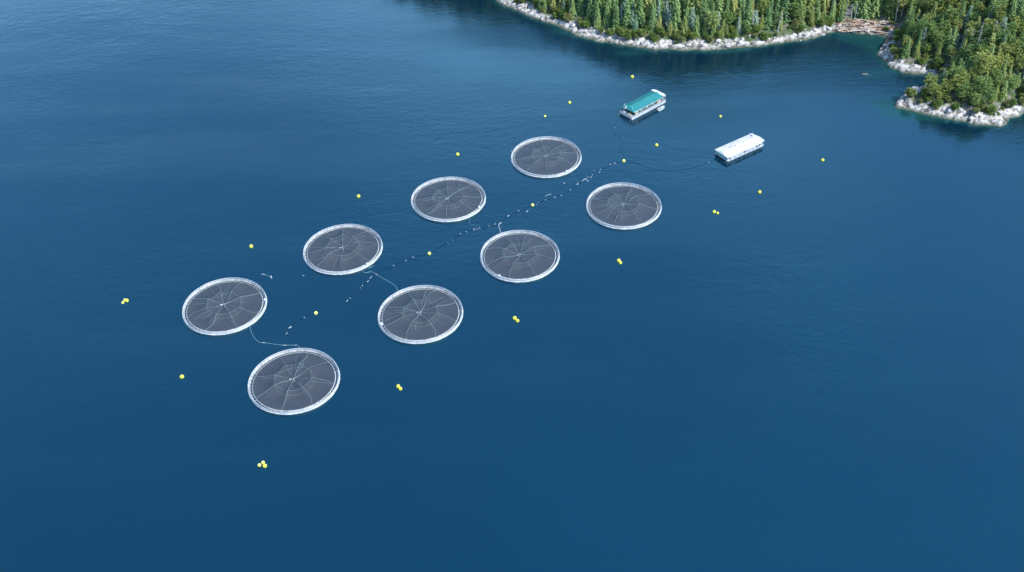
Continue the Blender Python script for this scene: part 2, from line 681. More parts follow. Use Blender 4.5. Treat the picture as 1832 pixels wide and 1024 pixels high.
acc = 0.0
segs = []
for i in range(len(SH)-1):
    a, c = SH[i], SH[i+1]
    segs.append((acc, a, c, (c-a).length))
    acc += (c-a).length
bq = []
for k in range(900):
    q_ = rnd.uniform(0, acc)
    seg = [q for q in segs if q[0] <= q_][-1]
    p = seg[1].lerp(seg[2], min((q_-seg[0])/max(seg[3], .01), 1))
    tang = (seg[2]-seg[1]).normalized()
    bq.append(p+Vector((-tang.y, tang.x))*rnd.uniform(-8, 8))
bqx, bqy = np.array([q.x for q in bq]), np.array([q.y for q in bq])
bqh, bqd = ground(bqx, bqy)
placed = 0
SZ = ('small', 'middling', 'large')
for x, y, h, d in zip(bqx, bqy, bqh, bqd):
    if d < .3 or d > 8 or placed >= 90: continue
    size = rnd.choice((.6, .7, .9, 1.1, 1.4, 2.0))*rnd.uniform(.8, 1.15)
    u, v, _ = project(x, y, h)
    if u > 1860: continue
    o = bpy.data.objects.new('boulder', BOULD[placed % 5])
    COL.objects.link(o)
    o.location = (x, y, h+size*.1)
    o.rotation_euler = (rnd.uniform(-.3, .3), rnd.uniform(-.3, .3), rnd.uniform(0, 6.3))
    o.scale = (size*rnd.uniform(.9, 1.6), size, size)
    w = SZ[0 if size < .85 else 1 if size < 1.4 else 2]
    at_ = 'at the waterline ' if d < 3 else 'below the trees ' if d > 6 else ''
    tag(o, '%s pale granite boulder %s%s' % (w, at_, stretch(u)), 'boulder', '%s boulders %s%s' % (w, at_, stretch(u)))
    placed += 1

# rocks awash off the right headland
for (u, v, s, z) in ((1548, 132.5, 1.9, -.35), (1537, 135, 1.3, -.35), (1556, 134, 1.1, -.35)):
    p = px(u, v)
    o = bpy.data.objects.new('awash_rock', BOULD[int(u) % 5].copy())
    o.data.materials[0] = M['boulder_dark']
    COL.objects.link(o)
    o.location = (p.x, p.y, z)
    o.scale = (s*1.6, s*.8, s*.45)
    tag(o, 'low brown rock barely breaking the shallow water left of the right headland', 'rock', 'rocks awash in the shallows')

# ------------------------------------------------------------------ trees
def foliage(name, dark, mid, light):
    m = bpy.data.materials.new(name)
    m.use_nodes = True
    L = m.node_tree.links
    t = m.node_tree.nodes
    b = t['Principled BSDF']
    b.inputs['Roughness'].default_value = .75
    b.inputs['Specular IOR Level'].default_value = .15
    oi = N(m, 'ShaderNodeObjectInfo')
    g = N(m, 'ShaderNodeTexCoord')
    n = N(m, 'ShaderNodeTexNoise')
    n.inputs['Scale'].default_value = .45
    n.inputs['Detail'].default_value = 3
    L.new(g.outputs['Object'], n.inputs['Vector'])
    a = N(m, 'ShaderNodeMath', operation='MULTIPLY')
    a.inputs[1].default_value = .62
    L.new(oi.outputs['Random'], a.inputs[0])
    a2 = N(m, 'ShaderNodeMath', operation='MULTIPLY_ADD')
    a2.inputs[1].default_value = .75
    L.new(n.outputs['Fac'], a2.inputs[0])
    L.new(a.outputs[0], a2.inputs[2])
    r = ramp(m, [(.3, dark), (.62, mid), (.95, light)])
    L.new(a2.outputs[0], r.inputs[0])
    L.new(r.outputs[0], b.inputs['Base Color'])
    tl = N(m, 'ShaderNodeBsdfTranslucent')
    L.new(r.outputs[0], tl.inputs['Color'])
    mx = N(m, 'ShaderNodeMixShader')
    mx.inputs[0].default_value = .45
    L.new(b.outputs[0], mx.inputs[1])
    L.new(tl.outputs[0], mx.inputs[2])
    L.new(mx.outputs[0], t['Material Output'].inputs['Surface'])
    return m


M['f_green'] = foliage('hemlock_foliage', (.11, .195, .085), (.18, .285, .11), (.25, .34, .13))
M['f_yellow'] = foliage('cedar_foliage', (.15, .22, .08), (.25, .31, .10), (.33, .35, .12))
M['f_blue'] = foliage('spruce_foliage', (.13, .22, .145), (.20, .30, .20), (.28, .38, .28))
M['f_broad'] = foliage('alder_foliage', (.095, .175, .060), (.165, .240, .070), (.25, .275, .075))
M['f_brush'] = foliage('brush_foliage', (.08, .14, .035), (.13, .19, .045), (.18, .19, .07))
M['bark'] = worn('grey_bark', (.08, .065, .055), (.12, .105, .09), 2.0, .9)
M['dead'] = worn('bleached_wood', (.30, .30, .29), (.20, .20, .20), 1.0, .85)


def card(V, F, c, d, w, droop, r):
    """one spray of foliage: a small folded leaf shape pointing along d"""
    d = d.normalized()
    side = d.cross(Vector((0, 0, 1)))
    if side.length < .1: side = Vector((1, 0, 0))
    side.normalize()
    side = (side+Vector((0, 0, r.uniform(-.5, .5)))).normalized()
    l = w*r.uniform(1.3, 2.0)
    n = len(V)
    V += [tuple(c-side*w*.5), tuple(c+d*l*.45-side*w*.55+Vector((0, 0, -droop*.3))), tuple(c+d*l+Vector((0, 0, -droop))),
          tuple(c+d*l*.5+side*w*.55+Vector((0, 0, -droop*.3))), tuple(c+side*w*.5)]
    F += [(n, n+1, n+2, n+3, n+4)]


def conifer(seed, H, R, full, leaf, m, layered=False, taper=.85):
    r = random.Random(seed)
    V, F = [], []
    z = H*.05
    while z < H*.985:
        t = (z-H*.05)/(H*.95)
        rad = R*((1-t)**taper)*r.uniform(.75, 1.12)+.18
        nb = max(3, int(full*(.5+.5*(1-t))))
        a0 = r.uniform(0, 6.28)
        for k in range(nb):
            a = a0+2*PI*k/nb+r.uniform(-.35, .35)
            rr = rad*r.uniform(.65, 1.1)
            d = Vector((math.cos(a), math.sin(a), -.18))
            m_ = max(2, int(rr/(leaf*.85))+1)
            for j in range(m_):
                f = (j+.45)/m_
                c = Vector((math.cos(a), math.sin(a), 0))*rr*f*.8+Vector((0, 0, z-rr*f*.22+r.uniform(-.15, .15)))
                dd = d+Vector((r.uniform(-.6, .6), r.uniform(-.6, .6), r.uniform(-.25, .2)))
                card(V, F, c, dd, leaf*r.uniform(.7, 1.15)*(.6+.4*(1-t)), .15, r)
        z += (H*.05 if layered else H*.034)*r.uniform(.8, 1.2)
    for k in range(4):
        card(V, F, Vector((0, 0, H*.96)), Vector((r.uniform(-.2, .2), r.uniform(-.2, .2), 1)), .3, 0, r)
    crown = mesh_from('crown', V, F, m)
    tb = MB().tube([(0, 0, -1.2), (0, 0, H*.5), (0, 0, H*.97)], .32, 6, r2=.05)
    trunk = mesh_from('trunk', tb.v, tb.f, M['bark'])
    return crown, trunk


def mesh_from(name, V, F, m):
    me = bpy.data.meshes.new(name)
    me.from_pydata(V, [], F)
    me.update()
    me.materials.append(m)
    return me


def broadleaf(seed, H, R, m, leaf=.62):
    r = random.Random(seed)
    V, F = [], []
    tb = MB().tube([(0, 0, -1.2), (.2, .1, H*.35), (0, .2, H*.7)], .30, 6, r2=.10)
    nb = 15
    for k in range(nb):
        a = 2.4*k+r.uniform(-.3, .3)
        f = (k+.5)/nb
        zz = H*(.34+.60*f)
        ring = R*math.sin(PI*(.18+.74*(1-f)))*r.uniform(.5, .85)
        c = Vector((math.cos(a)*ring, math.sin(a)*ring, zz))
        br = R*r.uniform(.34, .52)
        tb.tube([(0, .1, H*.3+H*.25*f), tuple(c)], .10, 4, r2=.03)
        for j in range(46):
            n = Vector((r.gauss(0, 1), r.gauss(0, 1), r.gauss(.35, .9))).normalized()
            card(V, F, c+n*br*r.uniform(.55, 1.0), n+Vector((r.uniform(-.7, .7), r.uniform(-.7, .7), r.uniform(-.5, .4))),
                 leaf*r.uniform(.6, 1.15), .1, r)
    return mesh_from('crown', V, F, m), mesh_from('trunk', tb.v, tb.f, M['bark'])


def snag_mesh(seed, H):
    r = random.Random(seed)
    tb = MB().tube([(0, 0, -1), (r.uniform(-.4, .4), r.uniform(-.4, .4), H*.55), (r.uniform(-.8, .8), r.uniform(-.8, .8), H)], .34, 6, r2=.08)
    br = MB()
    for k in range(15):
        z = H*r.uniform(.3, .97)
        a = r.uniform(0, 6.28)
        l = r.uniform(.8, 2.6)*(1.25-z/H)*1.3
        br.tube([(0, 0, z), (math.cos(a)*l*.6, math.sin(a)*l*.6, z+.1), (math.cos(a)*l, math.sin(a)*l, z+r.uniform(-.4, .7))], .10, 4, r2=.03)
    return mesh_from('branches', br.v, br.f, M['dead']), mesh_from('trunk', tb.v, tb.f, M['dead'])


KINDS = {}
KINDS['green'] = [conifer(10+i, H, R, 9, 1.1, M['f_green']) for i, (H, R) in enumerate(((20, 5.2), (17, 4.8), (23, 5.6)))]
KINDS['yellow'] = [conifer(20+i, H, R, 9, 1.0, M['f_yellow'], taper=.6) for i, (H, R) in enumerate(((18, 4.4), (15, 4.1), (20, 4.8)))]
KINDS['blue'] = [conifer(30+i, H, R, 8, 1.1, M['f_blue'], True, 1.0) for i, (H, R) in enumerate(((19, 5.6), (15, 5.0)))]
KINDS['broad'] = [broadleaf(40+i, H, R, M['f_broad']) for i, (H, R) in enumerate(((12, 4.0), (10, 3.4), (14, 4.4)))]
KINDS['brush'] = [broadleaf(50+i, H, R, M['f_brush'], .45) for i, (H, R) in enumerate(((3.6, 1.9), (2.8, 1.6)))]
SNAGS = [snag_mesh(60+i, H) for i, H in enumerate((17, 12, 8))]

cand = []
step = 5.6
for gy in np.arange(515, 760, step):
    for gx in np.arange(-25, 370, step):
        cand.append((gx+rnd.uniform(-1.7, 1.7), gy+rnd.uniform(-1.7, 1.7)))
cx = np.array([c[0] for c in cand])
cy = np.array([c[1] for c in cand])
ch, cd = ground(cx, cy)
split = shore_dist(cx, cy)
trees = []
HEAD = px(1590, 100).xy
for i in range(len(cand)):
    x, y, h, d = cx[i], cy[i], ch[i], cd[i]
    u, v, _ = project(x, y, h+12)
    if d < (8.0 if x > 238 else 8.5) or u < 820 or u > 1900 or v < -75: continue
    if math.hypot((x-COVE.x)/22, (y-COVE.y+2)/9) < 1: continue
    ub, vb, _ = project(x, y, h)
    head = ub > 1595+(.35*max(0, 60-vb))           # the right headland with its broad crowns
    r = rnd.random()
    if head:
        k = 'broad' if r < .70 else 'yellow' if r < .82 else 'green' if r < .95 else 'blue'
    else:
        k = 'green' if r < .42 else 'yellow' if r < .78 else 'blue' if r < .90 else 'broad'
    if d < 12 and rnd.random() < .3: continue
    sc = rnd.uniform(.72, 1.18)*(.62+.38*min(1, (d-9)/10))*(.78 if head and k != 'broad' else 1)
    trees.append(dict(x=x, y=y, h=h, d=d, k=k, s=sc, head=head, u=ub, v=vb))
trees.sort(key=lambda t: (math.hypot(t['x'], t['y'])))

con = [t for t in trees if t['k'] != 'broad']
bro = [t for t in trees if t['k'] == 'broad']
solo_c, rest_c = con[:300], con[300:]
solo_b, rest_b = bro[:300], bro[300:]
print('TREES', len(con), len(bro))

proto = {}
WORD = {'green': ('conifer_tree', 'green conifer', 'conifer'), 'yellow': ('conifer_tree', 'yellowish conifer', 'conifer'),
        'blue': ('conifer_tree', 'bluish layered conifer', 'conifer'),
        'broad': ('broadleaf_tree', 'round olive green tree', 'tree')}


def put_tree(t, name, label, cat, group):
    crown, trunk = t['mesh']
    e = empty(name, (t['x'], t['y'], t['h']), t['rz'])
    e.scale = (t['s']*t['w'], t['s']*t['w'], t['s'])
    for nm, me in (('crown', crown), ('trunk', trunk)):
        o = bpy.data.objects.new(nm, me)
        COL.objects.link(o)
        o.parent = e
    tag(e, label, cat, group)
    return e


ORD = ['first', 'second', 'third', 'fourth', 'fifth', 'sixth', 'seventh', 'eighth', 'ninth', 'tenth', 'eleventh', 'twelfth',
       'thirteenth', 'fourteenth', 'fifteenth', 'sixteenth', 'seventeenth', 'eighteenth', 'nineteenth', 'twentieth']
front_count = {}
for t in sorted(solo_c+solo_b, key=lambda t: t['u']):
    t['mesh'] = KINDS[t['k']][rnd.randrange(len(KINDS[t['k']]))]
    t['rz'] = rnd.uniform(0, 6.28)
    t['w'] = rnd.uniform(.85, 1.2)
    nm, word, cat = WORD[t['k']]
    where = 'the right headland' if t['head'] else 'the main shore'
    front = t['d'] < 15.5
    small = t['s'] < .8
    if front:
        key = (t['k'], t['head'])
        front_count[key] = front_count.get(key, 0)+1
        n = front_count[key]
        if n <= 20:
            lab = '%s, %s of its kind along the %s edge from left' % (word, ORD[n-1], 'headland' if t['head'] else 'main shore')
            grp = 'trees along the forest edge of '+where
        else:
            lab = '%s at the right end of the %s edge' % (word, 'headland' if t['head'] else 'main shore')
            grp = '%ss at the right end of the forest edge of %s' % (word, where)
    else:
        if t['head']:
            side = ('top' if t['v'] < 45 else 'upper part' if t['v'] < 85 else 'middle' if t['v'] < 125 else 'foot')+' of the right headland'
            side += ', toward the cove' if t['u'] < 1690 else ', halfway across' if t['u'] < 1765 else ', by the picture edge'
        else:
            side = ('far left', 'left third', 'centre left', 'centre', 'centre right', 'right third', 'right end')[int(np.clip((t['u']-900)/95, 0, 6))]+' of the shore forest'
        size = 'tall ' if t['s'] > 1.04 else 'short ' if t['s'] < .82 else ''
        lab = ('%s%s at the %s' % (size, word, side)).replace('round olive green', 'round olive')
        grp = '%s%ss at the %s' % (size, word, side)
    put_tree(t, nm, lab, cat, grp)

# low brush at the forest edge
sx_, sy_ = np.array([rnd.uniform(-10, 330) for k in range(7000)]), np.array([rnd.uniform(515, 720) for k in range(7000)])
sh_, sdd = ground(sx_, sy_)
bcand = []
for x, y, h, d in zip(sx_, sy_, sh_, sdd):
    if not 5.2 < d < 13 or len(bcand) >= 230: continue
    u, v, _ = project(x, y, h)
    if 870 < u < 1860 and v > -10 and math.hypot((x-COVE.x)/16, (y-COVE.y)/8) > 1:
        bcand.append((x, y, h, u))
for x, y, h, u in bcand:
    t = dict(x=x, y=y, h=h, s=rnd.uniform(.6, 1.2), w=rnd.uniform(.9, 1.4), rz=rnd.uniform(0, 6), mesh=KINDS['brush'][rnd.randrange(2)])
    s = stretch(u).replace('on the', 'behind the').replace('beside', 'behind')
    w = ('tiny', 'low', 'broad')[0 if t['s'] < .78 else 1 if t['s'] < 1.0 else 2]
    t['mesh'] = KINDS['brush'][0 if w == 'broad' else 1]
    g_ = '%s green shrub %s' % (w, s)
    q_ = (' near its left end', ' near its middle', ' near its right end')[int(u/45) % 3] if u < 1035 else \
         (' toward the left', ' in the middle', ' toward the right')[min(2, int(3*(u-[a for a, b_, _ in shore_names if a <= u < b_][0])/([b_ for a, b_, _ in shore_names if a <= u < b_][0]-[a for a, b_, _ in shore_names if a <= u < b_][0])))]
    if u >= 1700: q_ = (' toward the left', ' in the middle', ' toward the right')[min(2, int((u-1700)/50))]
    g_ += q_
    put_tree(t, 'shrub', g_, 'shrub', g_.replace('shrub ', 'shrubs ', 1))

# bleached dead trees, each one visible by itself
snags = [(1715, 93, 1, 'tall bleached dead tree, leftmost of three leaning together on the right headland'),
         (1731, 92, 1, 'bleached dead tree, middle of three leaning together on the right headland'),
         (1743, 98, 0, 'bleached dead tree, rightmost of three leaning together on the right headland'),
         (1778, 80, 1, 'grey dead tree top among the crowns upper right of the headland'),
         (1790, 84, 1, 'pale dead tree at the upper right beside its twin'),
         (1826, 95, 1, 'bleached dead tree at the right edge of the picture'),
         (1698, 128, 2, 'short whitish dead tree in the middle of the right headland'),
         (1662, 160, 2, 'pale broken snag standing above the water between the headland spurs'),
         (1676, 158, 2, 'thin leaning grey snag beside the pale broken one'),
         (1757, 176, 2, 'dead tree with white forked branches above the headland slab'),
         (1708, 160, 2, 'thin pale dead stem leaning in the lower headland forest'),
         (1648, 88, 1, 'grey dead tree near the cove side of the right headland'),
         (1602, 38, 1, 'tall thin bare tree behind the driftwood cove'),
         (1612, 30, 0, 'grey bare tree rising behind the driftwood cove'),
         (1490, 30, 1, 'bleached dead tree at the forest end above the round white rock'),
         (1512, 34, 2, 'white broken snag left of the driftwood cove'),
         (1522, 32, 2, 'white forked snag left of the driftwood cove'),
         (1529, 33, 2, 'short white snag closest to the driftwood cove'),
         (1266, 60, 2, 'pale dead branches under the round yellow tree on the shore'),
         (1345, 55, 1, 'silvery dead tree in the middle of the shore forest'),
         (1196, 52, 0, 'silvery dead tree left of the round yellow tree'),
         (1112, 48, 1, 'whitish dead tree in the left part of the shore forest'),
         (1390, 60, 1, 'silvery dead tree right of the middle of the shore forest'),
         (1186, 20, 0, 'tall bleached dead tree high in the left forest')]
for u, v, k, lab in snags:
    p = ground_at_px(u, v)
    e = empty('dead_tree', p, rnd.uniform(0, 6.2))
    e.rotation_euler = (rnd.uniform(-.12, .12), rnd.uniform(-.12, .12), rnd.uniform(0, 6.2))
    e.scale = (1.35, 1.35, 1.3)
    for nm, me in zip(('branches', 'trunk'), SNAGS[k]):
        o = bpy.data.objects.new(nm, me)
        COL.objects.link(o)
        o.parent = e
    tag(e, lab, 'dead tree', 'bleached dead trees')

# one round yellow tree standing out at the shore
p = ground_at_px(1271, 62)
t = dict(x=p.x, y=p.y, h=p.z, s=1.25, w=.95, rz=1, mesh=broadleaf(77, 12, 3.9, M['f_yellow']))
put_tree(t, 'broadleaf_tree', 'round ochre yellow tree standing alone at the shore forest edge', 'tree', 'trees along the forest edge of the main shore')


# the forest beyond: instanced, reads as one mass
def forest_mass(name, pts, kinds):
    me = bpy.data.meshes.new(name)
    me.from_pydata([p[:3] for p in pts], [], [])
    for k, vals, ty in (('kind_id', [p[3] for p in pts], 'INT'), ('rz', [p[4] for p in pts], 'FLOAT'), ('sc', [p[5] for p in pts], 'FLOAT')):
        at = me.attributes.new(k, ty, 'POINT')
        at.data.foreach_set('value', vals)
    o = bpy.data.objects.new(name, me)
    COL.objects.link(o)
    ng = bpy.data.node_groups.new(name, 'GeometryNodeTree')
    ng.interface.new_socket('Geometry', in_out='INPUT', socket_type='NodeSocketGeometry')
    ng.interface.new_socket('Geometry', in_out='OUTPUT', socket_type='NodeSocketGeometry')
    n, l = ng.nodes, ng.links
    gi, go = n.new('NodeGroupInput'), n.new('NodeGroupOutput')
    jn = n.new('GeometryNodeGeometryToInstance')
    join = n.new('GeometryNodeJoinGeometry')
    src = []
    for ob in kinds:
        oi = n.new('GeometryNodeObjectInfo')
        oi.inputs['Object'].default_value = ob
        oi.inputs['As Instance'].default_value = True
        oi.transform_space = 'ORIGINAL'
        src.append(oi)
    for oi in reversed(src):
        l.new(oi.outputs['Geometry'], join.inputs[0])
    iop = n.new('GeometryNodeInstanceOnPoints')
    iop.inputs['Pick Instance'].default_value = True

    def attr(nm, ty):
        a = n.new('GeometryNodeInputNamedAttribute')
        a.data_type = ty
        a.inputs['Name'].default_value = nm
        return a.outputs['Attribute']
    l.new(gi.outputs[0], iop.inputs['Points'])
    l.new(join.outputs[0], iop.inputs['Instance'])
    l.new(attr('kind_id', 'INT'), iop.inputs['Instance Index'])
    cb = n.new('ShaderNodeCombineXYZ')
    l.new(attr('rz', 'FLOAT'), cb.inputs[2])
    l.new(cb.outputs[0], iop.inputs['Rotation'])
    l.new(attr('sc', 'FLOAT'), iop.inputs['Scale'])
    n.remove(jn)
    l.new(iop.outputs[0], go.inputs[0])
    md = o.modifiers.new('trees', 'NODES')
    md.node_group = ng
    return o


crowns = {}
for o in list(COL.objects):
    if o.name.startswith('crown') and o.data.name not in crowns:
        crowns[o.data.name] = o
names = [mesh[0].name for k in ('green', 'yellow', 'blue', 'broad') for mesh in KINDS[k] if mesh[0].name in crowns]
srcs = [crowns[n] for n in names]
kid = {k: [names.index(mesh[0].name) for mesh in KINDS[k] if mesh[0].name in names] for k in ('green', 'yellow', 'blue', 'broad')}
pts = []
for t in rest_c+rest_b:
    pts.append((t['x'], t['y'], t['h'], rnd.choice(kid[t['k']]), rnd.uniform(0, 6.28), t['s']))
# the slopes above and behind the picture, whose dark mass the sea reflects
bx, by = [], []
for k in range(9000):
    x, y = rnd.uniform(-130, 900), rnd.uniform(490, 1150)
    bx.append(x)
    by.append(y)
bx, by = np.array(bx), np.array(by)
bh, bd = ground(bx, by)
for x, y, h, d in zip(bx, by, bh, bd):
    u, v, dep = project(x, y, h+12)
    if d > 12 and (u < 820 or u > 1900 or v < -75):
        pts.append((x, y, h, rnd.choice(kid[rnd.choice(('green', 'green', 'blue', 'yellow'))]), rnd.uniform(0, 6.28), rnd.uniform(.9, 1.25)))
fo = forest_mass('far_forest', pts, srcs)
tag(fo, 'dense green forest covering the slopes behind the shore trees', 'forest', kind='stuff')
print('MASS', len(pts))

# ------------------------------------------------------------------ driftwood in the cove
M['log_a'] = worn('orange_driftwood', (.30, .20, .14), (.20, .12, .085), 1.0, .85)
M['log_b'] = worn('bleached_driftwood', (.40, .36, .31), (.28, .24, .20), 1.0, .85)
M['log_c'] = worn('brown_driftwood', (.12, .07, .05), (.08, .05, .04), 1.0, .85)
LOGM = []
for i, mm in enumerate((M['log_a'], M['log_b'], M['log_c'])):
    for j in range(2):
        r = random.Random(i*5+j)
        tb = MB().tube([(-.5, 0, 0), (0, r.uniform(-.02, .02), r.uniform(-.01, .01)), (.5, 0, 0)], .035, 7, r2=.024)
        LOGM.append(mesh_from('driftwood_log', tb.v, tb.f, mm))
logw = ('orange brown', 'bleached', 'dark brown')
A_, B_ = px(1505, 54), px(1590, 60)
for k in range(150):
    u = rnd.uniform(1503, 1603)
    top = 45-9*math.sin(PI*(u-1495)/115)
    v = rnd.uniform(top, 58+3*(u-1503)/100)
    p = ground_at_px(u, v)
    h = p.z
    li = rnd.choices((0, 1, 2, 3, 4, 5), (3, 3, 4, 4, 2, 2))[0]
    o = bpy.data.objects.new('driftwood_log', LOGM[li])
    COL.objects.link(o)
    ln = rnd.uniform(4, 11)
    th = rnd.uniform(.8, 1.3)*9/ln
    o.location = (p.x, p.y, max(h, 0)+.3+rnd.uniform(0, .9))
    o.rotation_euler = (0, rnd.uniform(-.08, .08), rnd.gauss(-.15, .55))
    o.scale = (ln, ln*th, ln*th)
    w = logw[li//2]
    tag(o, w+' driftwood log in the heap filling the cove beach', 'log', w+' driftwood logs heaped in the cove')
for (ua, va, ub, vb, lab) in ((1593, 64, 1575, 88, 'long brown log slanting down into the water at the cove, left of its pair'),
                              (1598, 68, 1583, 84, 'brown log slanting into the water at the cove, right of its pair')):
    a, c = px(ua, va, 2.0), px(ub, vb, .2)
    tb = MB().tube([a, (a+c)/2, c], .38, 7, r2=.22)
    o = tb.build('driftwood_log', M['log_c'])
    tag(o, lab, 'log', 'logs slanting into the cove')
# a few bleached trunks cast up along the shore
for k, (u, v, ang) in enumerate(((1282, 76, 1.2), (1291, 80, 2.0), (1308, 78, 1.7), (1315, 80, 1.4), (1340, 78, .4), (1375, 72, 1.0), (1410, 70, .3), (1250, 80, .2))):
    p = ground_at_px(u, v)
    o = bpy.data.objects.new('driftwood_log', LOGM[2+k % 2])
    COL.objects.link(o)
    o.location = p+Vector((0, 0, .4))
    o.rotation_euler = (0, rnd.uniform(-.3, .2), ang)
    o.scale = (6, 5, 5)
    tag(o, 'bleached driftwood trunk stranded on the pale rocks below the forest', 'log', 'bleached trunks stranded along the rock shore')

# ------------------------------------------------------------------ net pens
R_OUT, R_IN, RZ, NSEG = 19.85, 18.1, 1.45, 120


def ring_pts(r, z, n=96, wob=None):
    return [(r*math.cos(2*PI*i/n), r*math.sin(2*PI*i/n), z) for i in range(n)]


def ridge(a, seed):
    """height and radius of the net's raised middle ring at angle a (measured from a spoke)"""
    q = (a % (PI/4))/(PI/4)
    s = 4*q*(1-q)
    return 3.0-.75*s, 8.6-.75*s


def make_pen(seed):
    r = random.Random(seed)
    root = empty('fish_pen')
    MB().tube(ring_pts(R_OUT, .25), .35, 8, True).build('outer_float_ring', M['pipe'], root, True)
    MB().tube(ring_pts(R_OUT-.62, .22), .2, 8, True).build('middle_float_ring', M['pipe'], root, True)
    MB().tube(ring_pts(R_IN, .30), .24, 8, True).build('inner_float_ring', M['pipe'], root, True)
    MB().tube(ring_pts(R_OUT-.1, RZ), .16, 6, True).build('handrail', M['pipe'], root, True)
    # stanchions and braces between the two rings, with the walkway brackets
    st = MB()
    for k in range(NSEG):
        a = 2*PI*k/NSEG
        c, s = math.cos(a), math.sin(a)
        st.tube([((R_OUT-.1)*c, (R_OUT-.1)*s, .3), ((R_OUT-.1)*c, (R_OUT-.1)*s, RZ)], .07, 4)
        if k % 2 == 0:
            st.tube([((R_OUT-.1)*c, (R_OUT-.1)*s, RZ), (R_IN*c, R_IN*s, .45)], .07, 4)
    o = st.build('stanchions', M['pipe'], root)
    tag(o, kind='stuff')
    # netting between float and handrail, pleated between the stanchions
    n = NSEG*2
    for nm, ra, za, rb, zb, m_, pl in (('rail_netting', R_OUT, .35, R_OUT-.1, RZ, 'rail_net', .10),
                                       ('inner_netting', R_IN, .35, R_IN-.05, .95, 'low_net', .08)):
        V, F = [], []
        for k in range(n):
            a = 2*PI*k/n
            p = pl*(k % 2)+r.uniform(-.03, .03)
            for rr, zz in ((ra-p, za), (rb-p*.4, zb+r.uniform(-.06, .06))):
                V.append((rr*math.cos(a), rr*math.sin(a), zz))
        for k in range(n):
            j = (k+1) % n
            F.append((2*k, 2*j, 2*j+1, 2*k+1))
        MB().add(V, F).build(nm, M[m_], root)
    # bird net: rim, raised middle ring, low centre
    na, nr = 96, 14
    V, F = [], []
    for j in range(nr+1):
        f = j/nr
        for i in range(na):
            a = 2*PI*i/na
            rz_, rr_ = ridge(a, seed)
            if f < .5:
                g = f/.5
                rad = .15+(rr_-.15)*g
                z = 1.5+(rz_-1.5)*g-.28*math.sin(PI*g)
            else:
                g = (f-.5)/.5
                rad = rr_+(R_IN-.1-rr_)*g
                q = (a % (PI/4))/(PI/4)
                z = rz_+(.92-rz_)*g-(.45+.5*4*q*(1-q))*math.sin(PI*g)*.8
            V.append((rad*math.cos(a), rad*math.sin(a), z+r.uniform(-.04, .04)))
    for j in range(nr):
        for i in range(na):
            k = (i+1) % na
            F.append((j*na+i, j*na+k, (j+1)*na+k, (j+1)*na+i))
    MB().add(V, F).build('bird_net', M['bird_net'], root, True)
    # eight ropes from the rim over the raised ring to the hub
    for k in range(8):
        a = PI/4*k+r.uniform(-.05, .05)
        a2 = a+r.uniform(-.13, .13)
        c, s = math.cos(a2), math.sin(a2)
        rz_, rr_ = ridge(PI/4*k, seed)
        P = [((R_IN)*math.cos(a), R_IN*math.sin(a), 1.0)]
        for g in (.33, .66):
            P.append(((R_IN+(rr_-R_IN)*g)*c, (R_IN+(rr_-R_IN)*g)*s, 1.0+(rz_-1.0)*g-r.uniform(.1, .45)))
        P += [(rr_*c, rr_*s, rz_+.08), (rr_*.5*math.cos(a), rr_*.5*math.sin(a), 2.15), (.2*c, .2*s, 1.7)]
        MB().tube(P, r.uniform(.045, .065), 4).build('rope', M['rope'], root)
    # raised rope ring and its lower twin
    P = []
    for i in range(64):
        a = 2*PI*i/64
        rz_, rr_ = ridge(a, seed)
        P.append((rr_*math.cos(a), rr_*math.sin(a), rz_+.08))
    MB().tube(P, .06, 4, True).build('ridge_rope', M['rope_faint'], root)
    MB().tube(ring_pts(8.7, .15, 48), .12, 6, True).build('support_float_ring', M['pipe_grey'], root, True)
    for k in range(16):
        a = PI/8*k
        c, s = math.cos(a), math.sin(a)
        rz_, rr_ = ridge(a, seed)
        MB().tube([(8.7*c, 8.7*s, .2), (rr_*c, rr_*s, rz_)], .08, 5).build('support_post', M['pipe_grey'], root)
    fr = MB()
    for k in range(15):                    # slack lines lying across the net
        a = r.uniform(0, 6.28)
        r0, r1 = sorted((r.uniform(3, 9), r.uniform(6, 17)))
        b_ = a+r.uniform(-.25, .25)
        if r1-r0 < 2: continue
        z0, z1 = (2.7 if r0 > 7 else 2.35), (1.25+1.7*(R_IN-r1)/10 if r1 > 9 else 2.8)
        fr.tube([(r0*math.cos(a), r0*math.sin(a), z0), (r1*math.cos(b_), r1*math.sin(b_), z1)], .05, 4)
    tag(fr.build('slack_lines', M['rope_faint'], root), kind='stuff')
    MB().tube([(0, 0, .1), (0, 0, 1.9)], .35, 8, r2=.2).build('hub', M['pipe'], root)
    sp = r.uniform(-1.2, -.6)
    MB().tube([(1.1*math.cos(sp), 1.1*math.sin(sp), 1.7), (1.9*math.cos(sp), 1.9*math.sin(sp), 2.1)], .28, 8).build('feed_spreader', M['float_white'], root)
    # rings pulled slightly out of round by the moorings, and each net hung a little differently
    p1, p2, tw = r.uniform(0, 6.28), r.uniform(0, 6.28), r.uniform(.8, 1.15)
    for ch in [o for o in COL.objects if o.parent == root]:
        me = ch.data
        co = np.zeros(len(me.vertices)*3)
        me.vertices.foreach_get('co', co)
        co = co.reshape(-1, 3)
        a = np.arctan2(co[:, 1], co[:, 0])
        k = 1+.007*np.sin(2*a+p1)+.004*np.sin(3*a+p2)
        co[:, 0] *= k
        co[:, 1] *= k
        inner = np.hypot(co[:, 0], co[:, 1]) < 17.5
        co[:, 2] += np.where(inner, (tw-1)*1.6*np.clip(co[:, 2]-1, 0, 2)+.22*np.sin(3*a+p1)*np.clip(co[:, 2]-.9, 0, 1), 0)
        me.vertices.foreach_set('co', co.ravel())
        me.update()
    return root


